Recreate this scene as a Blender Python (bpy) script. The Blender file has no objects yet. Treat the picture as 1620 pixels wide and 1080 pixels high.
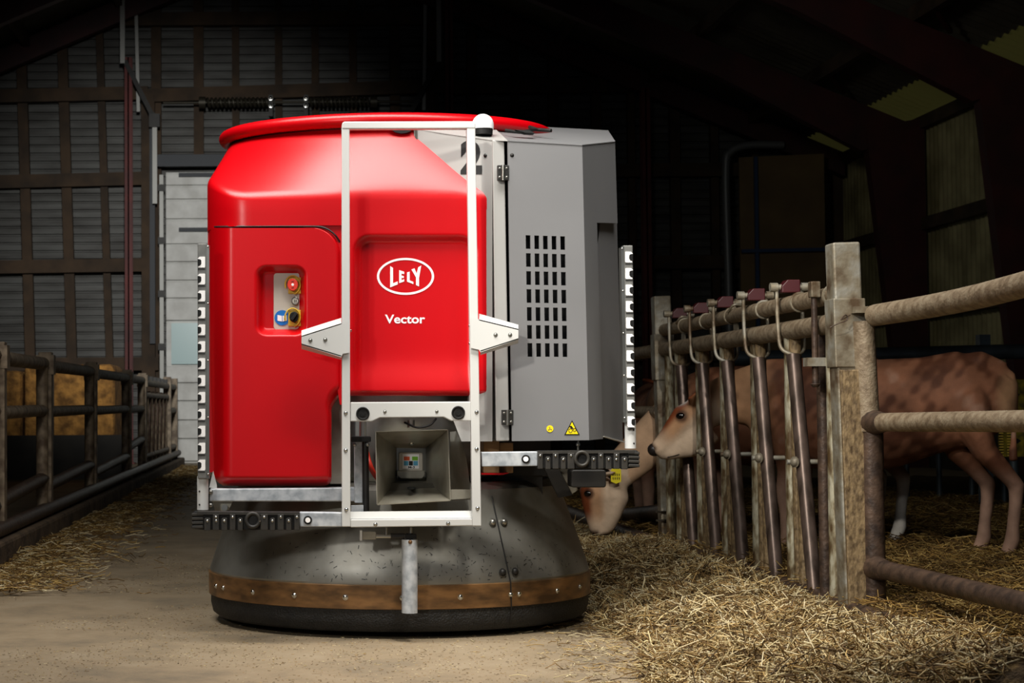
import bpy, bmesh, math, random
import numpy as np
from mathutils import Vector, Matrix

random.seed(7)
rng = np.random.default_rng(11)
S = bpy.context.scene
C = S.collection

# ------------------------------------------------------------------ camera
W, H, FPX = 1620, 1080, 2800.0
PX, PY = 465.0, 540.0                      # principal point of the (cropped) frame
CAMH = 0.85
PITCH, ROLL = math.radians(2.086), math.radians(-0.3)
MCAM = (Matrix.Rotation(math.pi / 2 + PITCH, 3, 'X') @ Matrix.Rotation(ROLL, 3, 'Z'))
cam = bpy.data.cameras.new('camera'); camo = bpy.data.objects.new('camera', cam)
C.objects.link(camo)
camo.matrix_world = Matrix.Translation((0, 0, CAMH)) @ MCAM.to_4x4()
cam.sensor_width = 36.0; cam.sensor_fit = 'HORIZONTAL'
cam.lens = FPX * 36.0 / W
cam.shift_x = (W / 2 - PX) / W
cam.shift_y = 0.0
cam.clip_end = 200
cam.dof.use_dof = True; cam.dof.focus_distance = 6.6; cam.dof.aperture_fstop = 9.0
S.camera = camo

def P(px, py, D):
    """the point of the barn seen at pixel (px, py) at distance D down the alley"""
    d = MCAM @ Vector(((px - PX) / FPX, (PY - py) / FPX, -1.0))
    k = D / d.y
    return Vector((d.x * k, D, CAMH + d.z * k))

# ------------------------------------------------------------------ light
S.view_settings.view_transform = 'Standard'
S.view_settings.look = 'None'
S.view_settings.exposure = 0.0
S.view_settings.gamma = 1.0
S.view_settings.use_curve_mapping = False
world = bpy.data.worlds.new('world'); S.world = world; world.use_nodes = True
wb = world.node_tree.nodes['Background']
wb.inputs[0].default_value = (0.75, 0.85, 1.0, 1); wb.inputs[1].default_value = 0.14

def aim(o, loc, target):
    o.location = loc
    o.rotation_euler = (Vector(target) - Vector(loc)).to_track_quat('-Z', 'Y').to_euler()
def area(name, loc, target, sx, sy, power, col=(1, 1, 1), spread=180):
    l = bpy.data.lights.new(name, 'AREA'); l.shape = 'RECTANGLE'; l.size = sx; l.size_y = sy
    l.energy = power; l.color = col; l.spread = math.radians(spread)
    o = bpy.data.objects.new(name, l); C.objects.link(o); aim(o, loc, target); return o
def spot(name, loc, target, power, angle, blend, radius, col=(1, 1, 1)):
    l = bpy.data.lights.new(name, 'SPOT'); l.energy = power; l.spot_size = math.radians(angle)
    l.spot_blend = blend; l.shadow_soft_size = radius; l.color = col
    o = bpy.data.objects.new(name, l); C.objects.link(o); aim(o, loc, target); return o
area('overhead_softbox', (0.05, 5.5, 3.9), (0.35, 6.45, 1.2), 4.3, 1.2, 112, (1, 0.97, 0.92), 110)
spot('floor_fill_overhead', (1.1, 4.4, 4.3), (1.0, 5.7, 0.0), 640, 42, 0.9, 0.25, (1, 0.94, 0.84))  # added spot that brightens the floor and straw in front
spot('key_lamp', (-2.3, 1.2, 2.5), (0.7, 6.6, 0.8), 270, 27, 0.5, 0.18, (1, 0.97, 0.92))
spot('gate_lamp', (-1.2, 2.6, 3.3), (2.3, 8.2, 0.40), 640, 24, 0.8, 0.12, (1, 0.95, 0.86))
spot('calf_fill', (1.7, 3.0, 3.5), (1.98, 10.6, 0.55), 520, 13, 0.7, 0.08, (1, 0.95, 0.86))  # extra spot, added to brighten the feeding calf past the robot
spot('fence_fill', (-0.5, 4.6, 3.4), (-1.7, 13.0, 0.7), 170, 34, 1.0, 0.2, (1, 0.93, 0.82))  # added fill for the left fence rails, not a barn fitting
spot('door_fill', (-0.6, 10.0, 4.6), (-1.7, 27.0, 2.3), 4700, 33, 1.0, 0.4, (1.0, 0.99, 0.95))  # added spot standing in for daylight on the door and end wall

spot('side_wall_fill', (1.0, 12.0, 5.0), (8.0, 22.5, 2.6), 240, 50, 1.0, 0.4, (1.0, 0.97, 0.85))  # invented fill that lifts the right side wall, no floodlight hangs here

# ------------------------------------------------------------------ materials
def lin(c):
    return tuple(((v / 255) / 12.92 if v / 255 <= 0.04045 else ((v / 255 + 0.055) / 1.055) ** 2.4) for v in c)
MATS = {}
def mat(name, c1, c2=None, rough=0.5, metal=0.0, scale=8.0, detail=5.0, lo=0.35, hi=0.65, bump=0.0, bscale=None,
        stretch=(1, 1, 1), c3=None, spec=0.5, attr=None, coat=0.0, emit=0.0, attr_noise=0.25):
    m = bpy.data.materials.new(name); m.use_nodes = True
    nt = m.node_tree; b = nt.nodes['Principled BSDF']; N = nt.nodes.new; L = nt.links.new
    b.inputs['Roughness'].default_value = rough; b.inputs['Metallic'].default_value = metal
    b.inputs['Specular IOR Level'].default_value = spec; b.inputs['Coat Weight'].default_value = coat
    a = lin(c1) + (1,)
    b.inputs['Base Color'].default_value = a
    tc = N('ShaderNodeTexCoord'); mp = N('ShaderNodeMapping'); mp.inputs['Scale'].default_value = stretch
    L(tc.outputs['Object'], mp.inputs[0])
    no = N('ShaderNodeTexNoise'); no.inputs['Scale'].default_value = scale; no.inputs['Detail'].default_value = detail
    L(mp.outputs[0], no.inputs['Vector'])
    no.inputs['Roughness'].default_value = 0.72 if name == 'concrete' else 0.5
    if c2 is not None:
        r = N('ShaderNodeValToRGB'); r.color_ramp.elements[0].position = lo; r.color_ramp.elements[1].position = hi
        r.color_ramp.elements[0].color = a; r.color_ramp.elements[1].color = lin(c2) + (1,)
        if c3 is not None:
            e = r.color_ramp.elements.new((lo + hi) / 2); e.color = lin(c3) + (1,)
        L(no.outputs['Fac'], r.inputs[0]); L(r.outputs[0], b.inputs['Base Color'])
    if attr:
        at = N('ShaderNodeAttribute'); at.attribute_name = attr
        mx = N('ShaderNodeMix'); mx.data_type = 'RGBA'; mx.blend_type = 'MULTIPLY'
        mx.inputs[0].default_value = 1.0
        r2 = N('ShaderNodeMapRange'); r2.inputs[1].default_value = 0.3; r2.inputs[2].default_value = 0.7
        r2.inputs[3].default_value = 1.0 - attr_noise; r2.inputs[4].default_value = 1.0
        L(no.outputs['Fac'], r2.inputs[0])
        L(at.outputs['Color'], mx.inputs[6]); L(r2.outputs[0], mx.inputs[7]); L(mx.outputs[2], b.inputs['Base Color'])
    if bump > 0:
        bn = N('ShaderNodeTexNoise'); bn.inputs['Scale'].default_value = bscale or scale * 4; bn.inputs['Detail'].default_value = 4
        L(mp.outputs[0], bn.inputs['Vector'])
        bp = N('ShaderNodeBump'); bp.inputs['Strength'].default_value = bump; bp.inputs['Distance'].default_value = 0.02
        L(bn.outputs['Fac'], bp.inputs['Height']); L(bp.outputs[0], b.inputs['Normal'])
    if emit > 0:
        b.inputs['Emission Color'].default_value = a; b.inputs['Emission Strength'].default_value = emit
    MATS[name] = m
    return m

mat('red', (192, 0, 11), rough=0.32, spec=0.45, bump=0.012, bscale=120)
mat('white_paint', (198, 198, 195), rough=0.4)
mat('grey_paint', (116, 116, 117), (112, 112, 113), rough=0.42, scale=3)
mat('light_panel', (156, 155, 152), rough=0.42)
mat('black_rubber', (10, 10, 10), (16, 16, 15), rough=0.6, spec=0.3, scale=30, bump=0.1, bscale=150)
mat('finger_rubber', (40, 39, 37), (50, 47, 42), rough=0.5, spec=0.35, scale=30)
mat('skirt_rubber', (16, 16, 16), (30, 29, 27), rough=0.6, scale=25, bump=0.5, bscale=140)
mat('grey_rubber', (112, 112, 108), (92, 92, 90), rough=0.45, scale=20)
mat('galvanised', (196, 200, 203), (150, 156, 162), rough=0.5, metal=0.25, scale=28, detail=8, c3=(178, 183, 188))
mat('steel', (176, 176, 170), (140, 138, 130), rough=0.28, metal=0.9, scale=5)
mat('funnel_steel', (170, 166, 152), (132, 126, 112), rough=0.38, metal=0.55, scale=7)
mat('skirt_steel', (150, 149, 142), (112, 109, 100), rough=0.42, metal=0.7, scale=4, bump=0.03, bscale=14)
mat('brass_band', (150, 112, 72), (92, 70, 48), rough=0.4, metal=0.6, scale=9, detail=8, stretch=(1, 1, 3))
mat('dark_metal', (24, 23, 22), (38, 36, 33), rough=0.5, metal=0.3, scale=12)
mat('black', (8, 8, 8), rough=0.5)
mat('chrome', (205, 205, 200), rough=0.18, metal=1.0)
mat('dome', (236, 237, 238), rough=0.25, spec=0.5)
mat('white_print', (250, 248, 246), rough=0.4)
mat('black_print', (12, 12, 12), rough=0.4)
mat('yellow_sign', (240, 214, 20), rough=0.4)
mat('yellow_tag', (222, 205, 10), rough=0.45)
mat('yellow_plastic', (214, 178, 50), rough=0.4)
mat('red_button', (226, 62, 46), rough=0.35)
mat('blue_sign', (20, 112, 196), rough=0.4)
mat('orange_print', (226, 92, 40), rough=0.5); mat('green_print', (120, 190, 40), rough=0.5); mat('cyan_print', (90, 170, 205), rough=0.5)
mat('ivory', (196, 190, 176), rough=0.5)
mat('plywood', (150, 116, 78), (120, 92, 62), rough=0.7, scale=6, stretch=(1, 1, 6))
mat('red_hose', (176, 40, 24), rough=0.45)
# barn
mat('concrete', (146, 132, 110), (104, 94, 78), rough=0.62, scale=2.4, detail=10, lo=0.3, hi=0.7, bump=0.25, bscale=60, c3=(134, 118, 94))
mat('curb', (112, 92, 70), (72, 58, 44), rough=0.9, scale=7, bump=0.5)
mat('wall_sheet', (80, 80, 77), (50, 48, 44), rough=0.55, metal=0.2, scale=1.3, detail=8, stretch=(1, 1, 5))
mat('side_sheet', (168, 160, 118), (120, 112, 78), rough=0.6, scale=2.0)
mat('roof_sheet', (84, 78, 66), (66, 60, 50), rough=0.7, scale=2.0)
mat('timber', (74, 56, 38), (50, 38, 26), rough=0.8, scale=3, stretch=(1, 1, 1))
mat('frame_red', (66, 20, 18), (48, 16, 15), rough=0.6, scale=3)
mat('door_panel', (222, 222, 218), (196, 195, 190), rough=0.5, scale=4, bump=0.06, bscale=24)
mat('door_glass', (176, 205, 206), rough=0.25)
mat('dark_beam', (52, 56, 62), rough=0.6)
mat('track', (150, 150, 146), rough=0.5, metal=0.4)
mat('spring', (62, 58, 48), rough=0.5, metal=0.5)
mat('tan_board', (120, 98, 62), (104, 84, 54), rough=0.7, scale=2)
mat('blue_steel', (40, 66, 104), rough=0.5)
mat('pipe_grey', (120, 122, 124), rough=0.45, metal=0.3)
mat('rail_tube', (150, 135, 112), (112, 95, 74), rough=0.6, metal=0.15, scale=26, detail=9, c3=(136, 119, 96), bump=0.25, bscale=90)
mat('rust_tube', (92, 72, 58), (56, 44, 37), rough=0.5, metal=0.3, scale=22, detail=8, bump=0.2, bscale=50)
mat('pale_tube', (190, 184, 160), (92, 72, 46), rough=0.45, metal=0.3, scale=34, detail=10, lo=0.38, hi=0.62, c3=(146, 134, 106), stretch=(1, 1, 0.35), bump=0.2, bscale=50)
mat('tan_tube', (148, 125, 90), (88, 70, 48), rough=0.6, metal=0.15, scale=75, detail=10, lo=0.36, hi=0.66, stretch=(1, 1, 0.5), bump=0.3, bscale=60)
mat('purple_tube', (116, 98, 88), (66, 54, 46), rough=0.36, metal=0.5, scale=20, detail=6, stretch=(1, 1, 0.3))
mat('post_steel', (156, 152, 140), (92, 74, 54), rough=0.5, metal=0.3, scale=11, detail=10, c3=(136, 126, 106), bump=0.15, bscale=40)
mat('old_fence', (150, 134, 112), (92, 76, 60), rough=0.6, metal=0.1, scale=14, detail=8)
mat('latch_red', (66, 12, 18), rough=0.45)
mat('rail_dark', (84, 94, 100), (60, 66, 70), rough=0.5, metal=0.4, scale=6)
mat('bale', (186, 134, 66), (110, 76, 36), rough=0.95, scale=9, detail=10, bump=1.0, bscale=30)
mat('board_dark', (50, 47, 42), (34, 32, 29), rough=0.8, scale=4)
mat('brush_yellow', (150, 132, 20), (70, 62, 20), rough=0.8, scale=20)
mat('straw', (255, 255, 255), rough=0.65, attr='col', scale=20, spec=0.35, attr_noise=0.15)
mat('straw_base', (116, 92, 52), (64, 48, 26), rough=0.95, scale=24, detail=10, bump=1.0, bscale=70)
mat('bedding_base', (92, 72, 40), (44, 33, 18), rough=0.95, scale=14, detail=10, bump=1.0, bscale=50)
mat('hide', (255, 255, 255), rough=0.7, attr='col', scale=9, detail=7, attr_noise=0.4, bump=0.12, bscale=160, spec=0.25)
mat('eye', (14, 10, 8), rough=0.12)
mat('hoof', (52, 44, 36), rough=0.6)
mat('nose', (34, 28, 26), rough=0.4)

def glow_mat(name, col, em):
    m = mat(name, col, rough=0.6, emit=em); return m
glow_mat('skylight', (126, 122, 66), 0.05)  # faint glow set in the material in place of daylight coming through

# ------------------------------------------------------------------ object helpers
def finish(o, m, parent=None, smooth=None, bevel=0.0, seg=2):
    if m: o.data.materials.append(MATS[m])
    if smooth is not None:
        o.data.polygons.foreach_set('use_smooth', [True] * len(o.data.polygons))
        if smooth < 180: o.data.set_sharp_from_angle(angle=math.radians(smooth))
    if bevel > 0:
        b = o.modifiers.new('bevel', 'BEVEL'); b.width = bevel; b.segments = seg; b.limit_method = 'ANGLE'
        b.angle_limit = math.radians(40)
    if parent is not None: setparent(o, parent)
    return o
def wloc(o):
    v = Vector(o.location)
    return v if o.parent is None else v + (wloc(o.parent) if o.parent.type == 'EMPTY' else Vector((0, 0, 0)))
def setparent(o, parent):
    o.parent = parent
    root = parent
    while root.parent is not None: root = root.parent
    if parent.type == 'EMPTY':
        o.matrix_parent_inverse = parent.matrix_basis.inverted()
    else:
        # a mesh part built in barn coordinates: cancel whatever moves its parent
        mb = parent.matrix_basis.copy()
        o.matrix_parent_inverse = mb.inverted() if parent.parent is None else (parent_world(parent)).inverted()
def parent_world(o):
    if o.parent is None: return o.matrix_basis.copy()
    return parent_world(o.parent) @ o.matrix_parent_inverse @ o.matrix_basis
def meshobj(name, verts, faces, m=None, parent=None, smooth=None, bevel=0.0, seg=2, fix=True):
    me = bpy.data.meshes.new(name)
    me.from_pydata([tuple(v) for v in verts], [], faces); me.update()
    if fix:
        bm = bmesh.new(); bm.from_mesh(me); bmesh.ops.recalc_face_normals(bm, faces=bm.faces); bm.to_mesh(me); bm.free()
    o = bpy.data.objects.new(name, me); C.objects.link(o)
    return finish(o, m, parent, smooth, bevel, seg)
def copyobj(o, loc=None, parent=None):
    c = o.copy(); C.objects.link(c)
    if loc is not None: c.location = loc
    if parent is not None: c.parent = parent
    return c
def tag(o, label, cat=None, group=None, kind=None):
    o['label'] = label
    if cat: o['category'] = cat
    if group: o['group'] = group
    if kind: o['kind'] = kind
    return o
def thing(name, loc, label, cat, group=None):
    o = bpy.data.objects.new(name, None); o.empty_display_size = 0.1; C.objects.link(o); o.location = loc
    return tag(o, label, cat, group)
def struct(o, label=None):
    o['kind'] = 'structure'
    if label: o['label'] = label
    return o

def box(name, lo, hi, m, parent=None, bevel=0.0):
    x0, y0, z0 = lo; x1, y1, z1 = hi
    v = [(x0, y0, z0), (x1, y0, z0), (x1, y1, z0), (x0, y1, z0), (x0, y0, z1), (x1, y0, z1), (x1, y1, z1), (x0, y1, z1)]
    f = [(0, 3, 2, 1), (4, 5, 6, 7), (0, 1, 5, 4), (1, 2, 6, 5), (2, 3, 7, 6), (3, 0, 4, 7)]
    return meshobj(name, v, f, m, parent, None, bevel)
def beam(name, a, b, w, h, m, parent=None, bevel=0.0, up=(0, 0, 1)):
    """a bar of section w x h from a to b"""
    a, b = Vector(a), Vector(b); d = (b - a).normalized(); u = Vector(up)
    s = d.cross(u)
    if s.length < 1e-4: s = d.cross(Vector((0, 1, 0)))
    s.normalize(); u = s.cross(d).normalized()
    v = []
    for p in (a, b):
        for i, j in ((-1, -1), (1, -1), (1, 1), (-1, 1)):
            v.append(p + s * (i * w / 2) + u * (j * h / 2))
    f = [(0, 1, 2, 3), (4, 7, 6, 5), (0, 4, 5, 1), (1, 5, 6, 2), (2, 6, 7, 3), (3, 7, 4, 0)]
    return meshobj(name, v, f, m, parent, None, bevel)
def prism3(name, front, depth, m, parent=None, bevel=0.0, smooth=None):
    """closed slab: the polygon FRONT (3-D points) pushed back by the vector depth"""
    d = Vector(depth) if not isinstance(depth, (int, float)) else Vector((0, depth, 0))
    n = len(front); v = [Vector(p) for p in front] + [Vector(p) + d for p in front]
    f = [tuple(range(n)), tuple(range(2 * n - 1, n - 1, -1))] + [(i, i + n, (i + 1) % n + n, (i + 1) % n) for i in range(n)]
    return meshobj(name, v, f, m, parent, smooth, bevel)
def prism(name, pts, D, depth, m, parent=None, bevel=0.0, smooth=None):
    return prism3(name, [P(x, y, D) for x, y in pts], depth, m, parent, bevel, smooth)
def rect(x0, y0, x1, y1): return [(x0, y0), (x1, y0), (x1, y1), (x0, y1)]
def rrect(x0, y0, x1, y1, r, n=5):
    out = []
    for cx, cy, a0 in ((x1 - r, y0 + r, -90), (x1 - r, y1 - r, 0), (x0 + r, y1 - r, 90), (x0 + r, y0 + r, 180)):
        for i in range(n + 1):
            a = math.radians(a0 + 90 * i / n); out.append((cx + r * math.cos(a), cy + r * math.sin(a)))
    return out
def disc(cx, cy, rx, ry=None, n=20):
    ry = ry or rx
    return [(cx + rx * math.cos(2 * math.pi * i / n), cy + ry * math.sin(2 * math.pi * i / n)) for i in range(n)]
def frames(pts):
    pts = [Vector(p) for p in pts]; out = []; prev = None
    for i, p in enumerate(pts):
        t = (pts[min(i + 1, len(pts) - 1)] - pts[max(i - 1, 0)]).normalized()
        if prev is None:
            a = Vector((0, 0, 1)) if abs(t.z) < 0.9 else Vector((0, 1, 0))
            s = t.cross(a).normalized()
        else:
            s = (prev - t * prev.dot(t)).normalized()
        prev = s; out.append((p, s, t.cross(s).normalized()))
    return out
def sweep_geo(pts, r, seg=10, r2=None, closed=False):
    fr = frames(pts); n = len(fr); v = []; f = []
    for i, (p, s, u) in enumerate(fr):
        ra = r[i] if isinstance(r, (list, tuple)) else r
        rb = (r2[i] if isinstance(r2, (list, tuple)) else r2) if r2 is not None else ra
        for k in range(seg):
            a = 2 * math.pi * k / seg; v.append(p + s * (ra * math.cos(a)) + u * (rb * math.sin(a)))
    for i in range(n - 1 + (1 if closed else 0)):
        j = (i + 1) % n
        for k in range(seg):
            l = (k + 1) % seg
            f.append((i * seg + k, i * seg + l, j * seg + l, j * seg + k))
    if not closed:
        f.append(tuple(range(seg - 1, -1, -1))); f.append(tuple(range((n - 1) * seg, n * seg)))
    return v, f
def tube(name, pts, r, m, parent=None, seg=12, smooth=50, closed=False):
    v, f = sweep_geo(pts, r, seg, closed=closed)
    return meshobj(name, v, f, m, parent, smooth)
def curve_pts(ctrl, n=8):
    """Catmull-Rom through the control points"""
    c = [Vector(p) for p in ctrl]; c = [c[0] * 2 - c[1]] + c + [c[-1] * 2 - c[-2]]; out = []
    for i in range(1, len(c) - 2):
        for k in range(n):
            t = k / n; a, b, d, e = c[i - 1], c[i], c[i + 1], c[i + 2]
            out.append(0.5 * ((2 * b) + (d - a) * t + (2 * a - 5 * b + 4 * d - e) * t * t + (3 * b - a - 3 * d + e) * t ** 3))
    out.append(c[-2]); return out
def lathe(name, cx, cy, prof, m, parent=None, seg=96, ky=1.0, smooth=40, cap=(False, False)):
    """prof: (radius, z) list from bottom to top; ky squashes the circle along the alley"""
    v = []; f = []
    for r, z in prof:
        for k in range(seg):
            a = 2 * math.pi * k / seg; v.append((cx + r * math.cos(a), cy + r * ky * math.sin(a), z))
    for i in range(len(prof) - 1):
        for k in range(seg):
            l = (k + 1) % seg; f.append((i * seg + k, i * seg + l, (i + 1) * seg + l, (i + 1) * seg + k))
    if cap[0]: f.append(tuple(range(seg - 1, -1, -1)))
    if cap[1]: f.append(tuple(range((len(prof) - 1) * seg, len(prof) * seg)))
    return meshobj(name, v, f, m, parent, smooth)
_bolt = {}
def bolt(loc, r, m, parent, name='bolt', normal=(0, -1, 0)):
    key = (m, name)
    if key not in _bolt:
        v = []; f = []
        prof = [(1.25, 0.0), (1.25, 0.18), (1.0, 0.2), (0.9, 0.55), (0.55, 0.85)]
        seg = 10
        for rr, z in prof:
            for k in range(seg):
                a = 2 * math.pi * k / seg; v.append((rr * math.cos(a), rr * math.sin(a), z))
        for i in range(len(prof) - 1):
            for k in range(seg):
                l = (k + 1) % seg; f.append((i * seg + k, i * seg + l, (i + 1) * seg + l, (i + 1) * seg + k))
        f.append(tuple(range((len(prof) - 1) * seg, len(prof) * seg)))
        me = bpy.data.meshes.new(name); me.from_pydata(v, [], f); me.update()
        me.polygons.foreach_set('use_smooth', [True] * len(me.polygons)); me.set_sharp_from_angle(angle=math.radians(50))
        me.materials.append(MATS[m]); _bolt[key] = me
    o = bpy.data.objects.new(name, _bolt[key]); C.objects.link(o)
    o.location = loc; o.scale = (r, r, r)
    o.rotation_euler = Vector(normal).to_track_quat('Z', 'Y').to_euler()
    setparent(o, parent); return o
def text_print(name, body, x0, y0, x1, y1, Dfun, m, parent, offset=0.0):
    cu = bpy.data.curves.new('text', 'FONT'); cu.body = body; cu.offset = offset; cu.resolution_u = 6
    t = bpy.data.objects.new('text', cu); C.objects.link(t)
    dg = bpy.context.evaluated_depsgraph_get(); dg.update()
    me = bpy.data.meshes.new_from_object(t.evaluated_get(dg))
    bpy.data.objects.remove(t); bpy.data.curves.remove(cu)
    v = [tuple(q.co) for q in me.vertices]; f = [tuple(p.vertices) for p in me.polygons]
    xs = [q[0] for q in v]; ys = [q[1] for q in v]
    ax, bx, ay, by = min(xs), max(xs), min(ys), max(ys)
    w = []
    for q in v:
        px = x0 + (q[0] - ax) / (bx - ax) * (x1 - x0); py = y1 - (q[1] - ay) / (by - ay) * (y1 - y0)
        w.append(P(px, py, Dfun(px, py)))
    bpy.data.meshes.remove(me)
    return meshobj(name, w, f, m, parent, fix=False)
def sstep(a, b, x):
    t = min(1, max(0, (x - a) / (b - a))); return t * t * (3 - 2 * t)
def sd_rr(x, y, x0, y0, x1, y1, r):
    cx, cy = (x0 + x1) / 2, (y0 + y1) / 2; qx = abs(x - cx) - (x1 - x0) / 2 + r; qy = abs(y - cy) - (y1 - y0) / 2 + r
    return math.hypot(max(qx, 0), max(qy, 0)) + min(max(qx, qy), 0) - r
def patch(name, ys, xl, xr, D, m, parent, nu=60, skirt=0.05, smooth=40, us=None):
    """a moulded panel: rows of pixels between xl(y) and xr(y) at depth D(x, y), with edges folded back"""
    us = us or [i / nu for i in range(nu + 1)]; nc = len(us); v = []; f = []
    for y in ys:
        a, b = xl(y), xr(y)
        for u in us:
            x = a + (b - a) * u; v.append(P(x, y, D(x, y)))
    nr = len(ys)
    for i in range(nr - 1):
        for k in range(nc - 1):
            f.append((i * nc + k, i * nc + k + 1, (i + 1) * nc + k + 1, (i + 1) * nc + k))
    edge = [k for k in range(nc)] + [i * nc + nc - 1 for i in range(1, nr)] + [(nr - 1) * nc + k for k in range(nc - 2, -1, -1)] + [i * nc for i in range(nr - 2, 0, -1)]
    base = len(v)
    for e in edge: v.append(v[e] + Vector((0, skirt, 0)))
    ne = len(edge)
    for i in range(ne):
        j = (i + 1) % ne; f.append((edge[i], edge[j], base + j, base + i))
    return meshobj(name, v, f, m, parent, smooth)

# ================================================================== THE BARN
YW = 27.0            # gable wall
XS = 8.4             # side walls
ZE, SL = 4.62, 0.42  # eave height, roof slope
def roofz(x): return ZE + (XS - abs(x)) * SL if x >= 0 else ZE + (XS + 1 - abs(x + 0.5) - 0.5) * SL

fl = struct(meshobj('floor', [(-XS, -4, 0), (XS, -4, 0), (XS, YW, 0), (-XS, YW, 0)], [(0, 1, 2, 3)], 'concrete'), 'dusty concrete floor of the feed alley')

# gable wall of horizontal ribbed sheets
v = []; f = []; z = 0.0; k = 0; zmax = roofz(0)
prof = []
while z < zmax - 0.14:
    prof += [(z, 0.0), (z + 0.085, 0.0), (z + 0.095, 0.03), (z + 0.115, 0.03), (z + 0.125, 0.0)][:4]; z += 0.125
prof.append((zmax - 0.01, 0))
for z, d in prof:
    xe = min(XS, max(0.02, (zmax - z) / SL)); v += [(-xe, YW + d, z), (xe, YW + d, z)]
f = [(2 * i, 2 * i + 1, 2 * i + 3, 2 * i + 2) for i in range(len(prof) - 1)]
wall_back = struct(meshobj('wall_back', v, f, 'wall_sheet'), 'grey ribbed metal cladding of the barn end wall')
# studs and girts carried by the gable wall
xs = [-8.2 + 0.61 * i for i in range(28)]
for x in xs:
    x += random.uniform(-0.06, 0.06)
    zt = roofz(x) - 0.1
    lean = -0.03 * zt if x < -2.6 else 0.0
    z0 = 4.5 if -2.0 < x < 1.85 else 0.0
    beam('stud', (x, YW - 0.07, z0), (x + lean, YW - 0.07, zt), random.choice((0.11, 0.12, 0.15)), 0.12, 'timber', wall_back, up=(0, 1, 0))
for zz, x0, x1, dz in ((1.5, -XS, -2.05, 0.0), (2.94, -XS, -2.2, 0.06), (4.2, -XS, -2.0, 0.12), (5.52, -XS, -2.2, 0.1), (5.58, -2.2, 2.3, 0.12), (6.75, -2.2, 2.3, 0.0),
                       (6.75, -5.0, -2.2, 0.0), (5.68, 2.3, 5.45, 0.02), (4.4, 1.95, 7.9, 0), (3.0, 1.95, 7.9, 0), (1.6, 1.95, 7.9, 0)):
    beam('girt', (x0, YW - 0.19, zz), (x1, YW - 0.19, zz + dz), 0.13, 0.2, 'timber', wall_back)

# side walls of vertical corrugated sheets, with a rail each
def side_wall(name, sx, label):
    v = []; f = []; st_ = 0.15 / 8; n = int((YW + 4) / st_)
    for i in range(n + 1):
        y = -4 + i * st_; x = sx * (XS - 0.016 - 0.016 * math.cos(2 * math.pi * i / 8))
        v += [(x, y, 0.9), (x, y, ZE)]
    f = [(2 * i, 2 * i + 2, 2 * i + 3, 2 * i + 1) for i in range(n)]
    w = struct(meshobj(name, v, f, 'side_sheet', smooth=60), label)
    box('plinth', (sx * XS - 0.1, -4, 0), (sx * XS + 0.1, YW, 0.95), 'board_dark', w)
    for zz in (2.05, 3.2, ZE - 0.08):
        beam('girt', (sx * (XS - 0.09), -4, zz), (sx * (XS - 0.09), YW, zz), 0.1, 0.16, 'timber', w)
    return w
wall_right = side_wall('wall_right', 1, 'pale corrugated side wall behind the calf pen')
wall_left = side_wall('wall_left', -1, 'corrugated side wall beyond the frame')

# roof: two corrugated slopes, skylight strip over the right eave, purlins and portal frames
def slope(name, sx, x0, x1, y0, y1, m, lift=0.0):
    v = []; f = []; n = int((y1 - y0) / 0.1)
    for i in range(n + 1):
        y = y0 + i * 0.1; d = 0.035 if i % 2 else 0.0
        v += [(sx * x0, y, roofz(x0) + d + lift), (sx * x1, y, roofz(x1) + d + lift)]
    f = [(2 * i, 2 * i + 2, 2 * i + 3, 2 * i + 1) for i in range(n)]
    return meshobj(name, v, f, m)
ceiling = struct(slope('ceiling', 1, 0, 7.82, -4, YW, 'roof_sheet'), 'dark corrugated roof of the barn')
o = slope('roof_sheet', -1, 0, XS, -4, YW, 'roof_sheet'); setparent(o, ceiling)
FR = [23.3, 19.5, 15.7, 11.9, 8.1, 4.3, 0.5]
for i, y in enumerate([YW] + FR[:-1]):
    o = slope('skylight_sheet', 1, 7.8, XS, FR[i], y, 'skylight', 0.0); setparent(o, ceiling)
    o['label'] = 'yellowed translucent roof sheet'
for sx in (1, -1):
    for x in (1.2, 2.6, 4.0, 5.4, 6.9):
        beam('purlin', (sx * x, -4, roofz(x) - 0.1), (sx * x, YW, roofz(x) - 0.1), 0.09, 0.18, 'timber', ceiling)
for i, y in enumerate(FR):
    fr_ = struct(bpy.data.objects.new('portal_frame', None), 'dark red steel portal frame of the barn'); C.objects.link(fr_); fr_.location = (0, y, 0)
    for sx in (1, -1):
        col = [Vector((sx * 8.32, y - 0.1, 0)), Vector((sx * 8.02, y - 0.1, 0)), Vector((sx * 7.55, y - 0.1, ZE - 0.15)), Vector((sx * 8.32, y - 0.1, ZE - 0.02))]
        prism3('column', col, 0.2, 'frame_red', fr_)
        raf = [Vector((sx * 8.32, y - 0.09, ZE - 0.22)), Vector((sx * 7.5, y - 0.09, ZE - 0.45)), Vector((sx * 5.6, y - 0.09, roofz(5.6) - 0.62)), Vector((0, y - 0.09, roofz(0) - 0.6)), Vector((0, y - 0.09, roofz(0) - 0.2)), Vector((sx * 8.32, y - 0.09, roofz(8.32) - 0.2))]
        prism3('rafter', raf, 0.18, 'frame_red', fr_)
        beam('brace', (sx * 7.3, y, roofz(7.3) - 0.12), (sx * 6.95, y - 0.55, roofz(6.95) - 0.14), 0.05, 0.05, 'frame_red', fr_)
raf = []
for sx in (1, -1):
    raf = [Vector((sx * 8.3, YW - 0.5, roofz(8.3) - 0.4)), Vector((0, YW - 0.5, roofz(0) - 0.4)), Vector((0, YW - 0.5, roofz(0) - 0.05)), Vector((sx * 8.3, YW - 0.5, roofz(8.3) - 0.05))]
    prism3('end_rafter', raf, 0.16, 'frame_red', ceiling)

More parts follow.
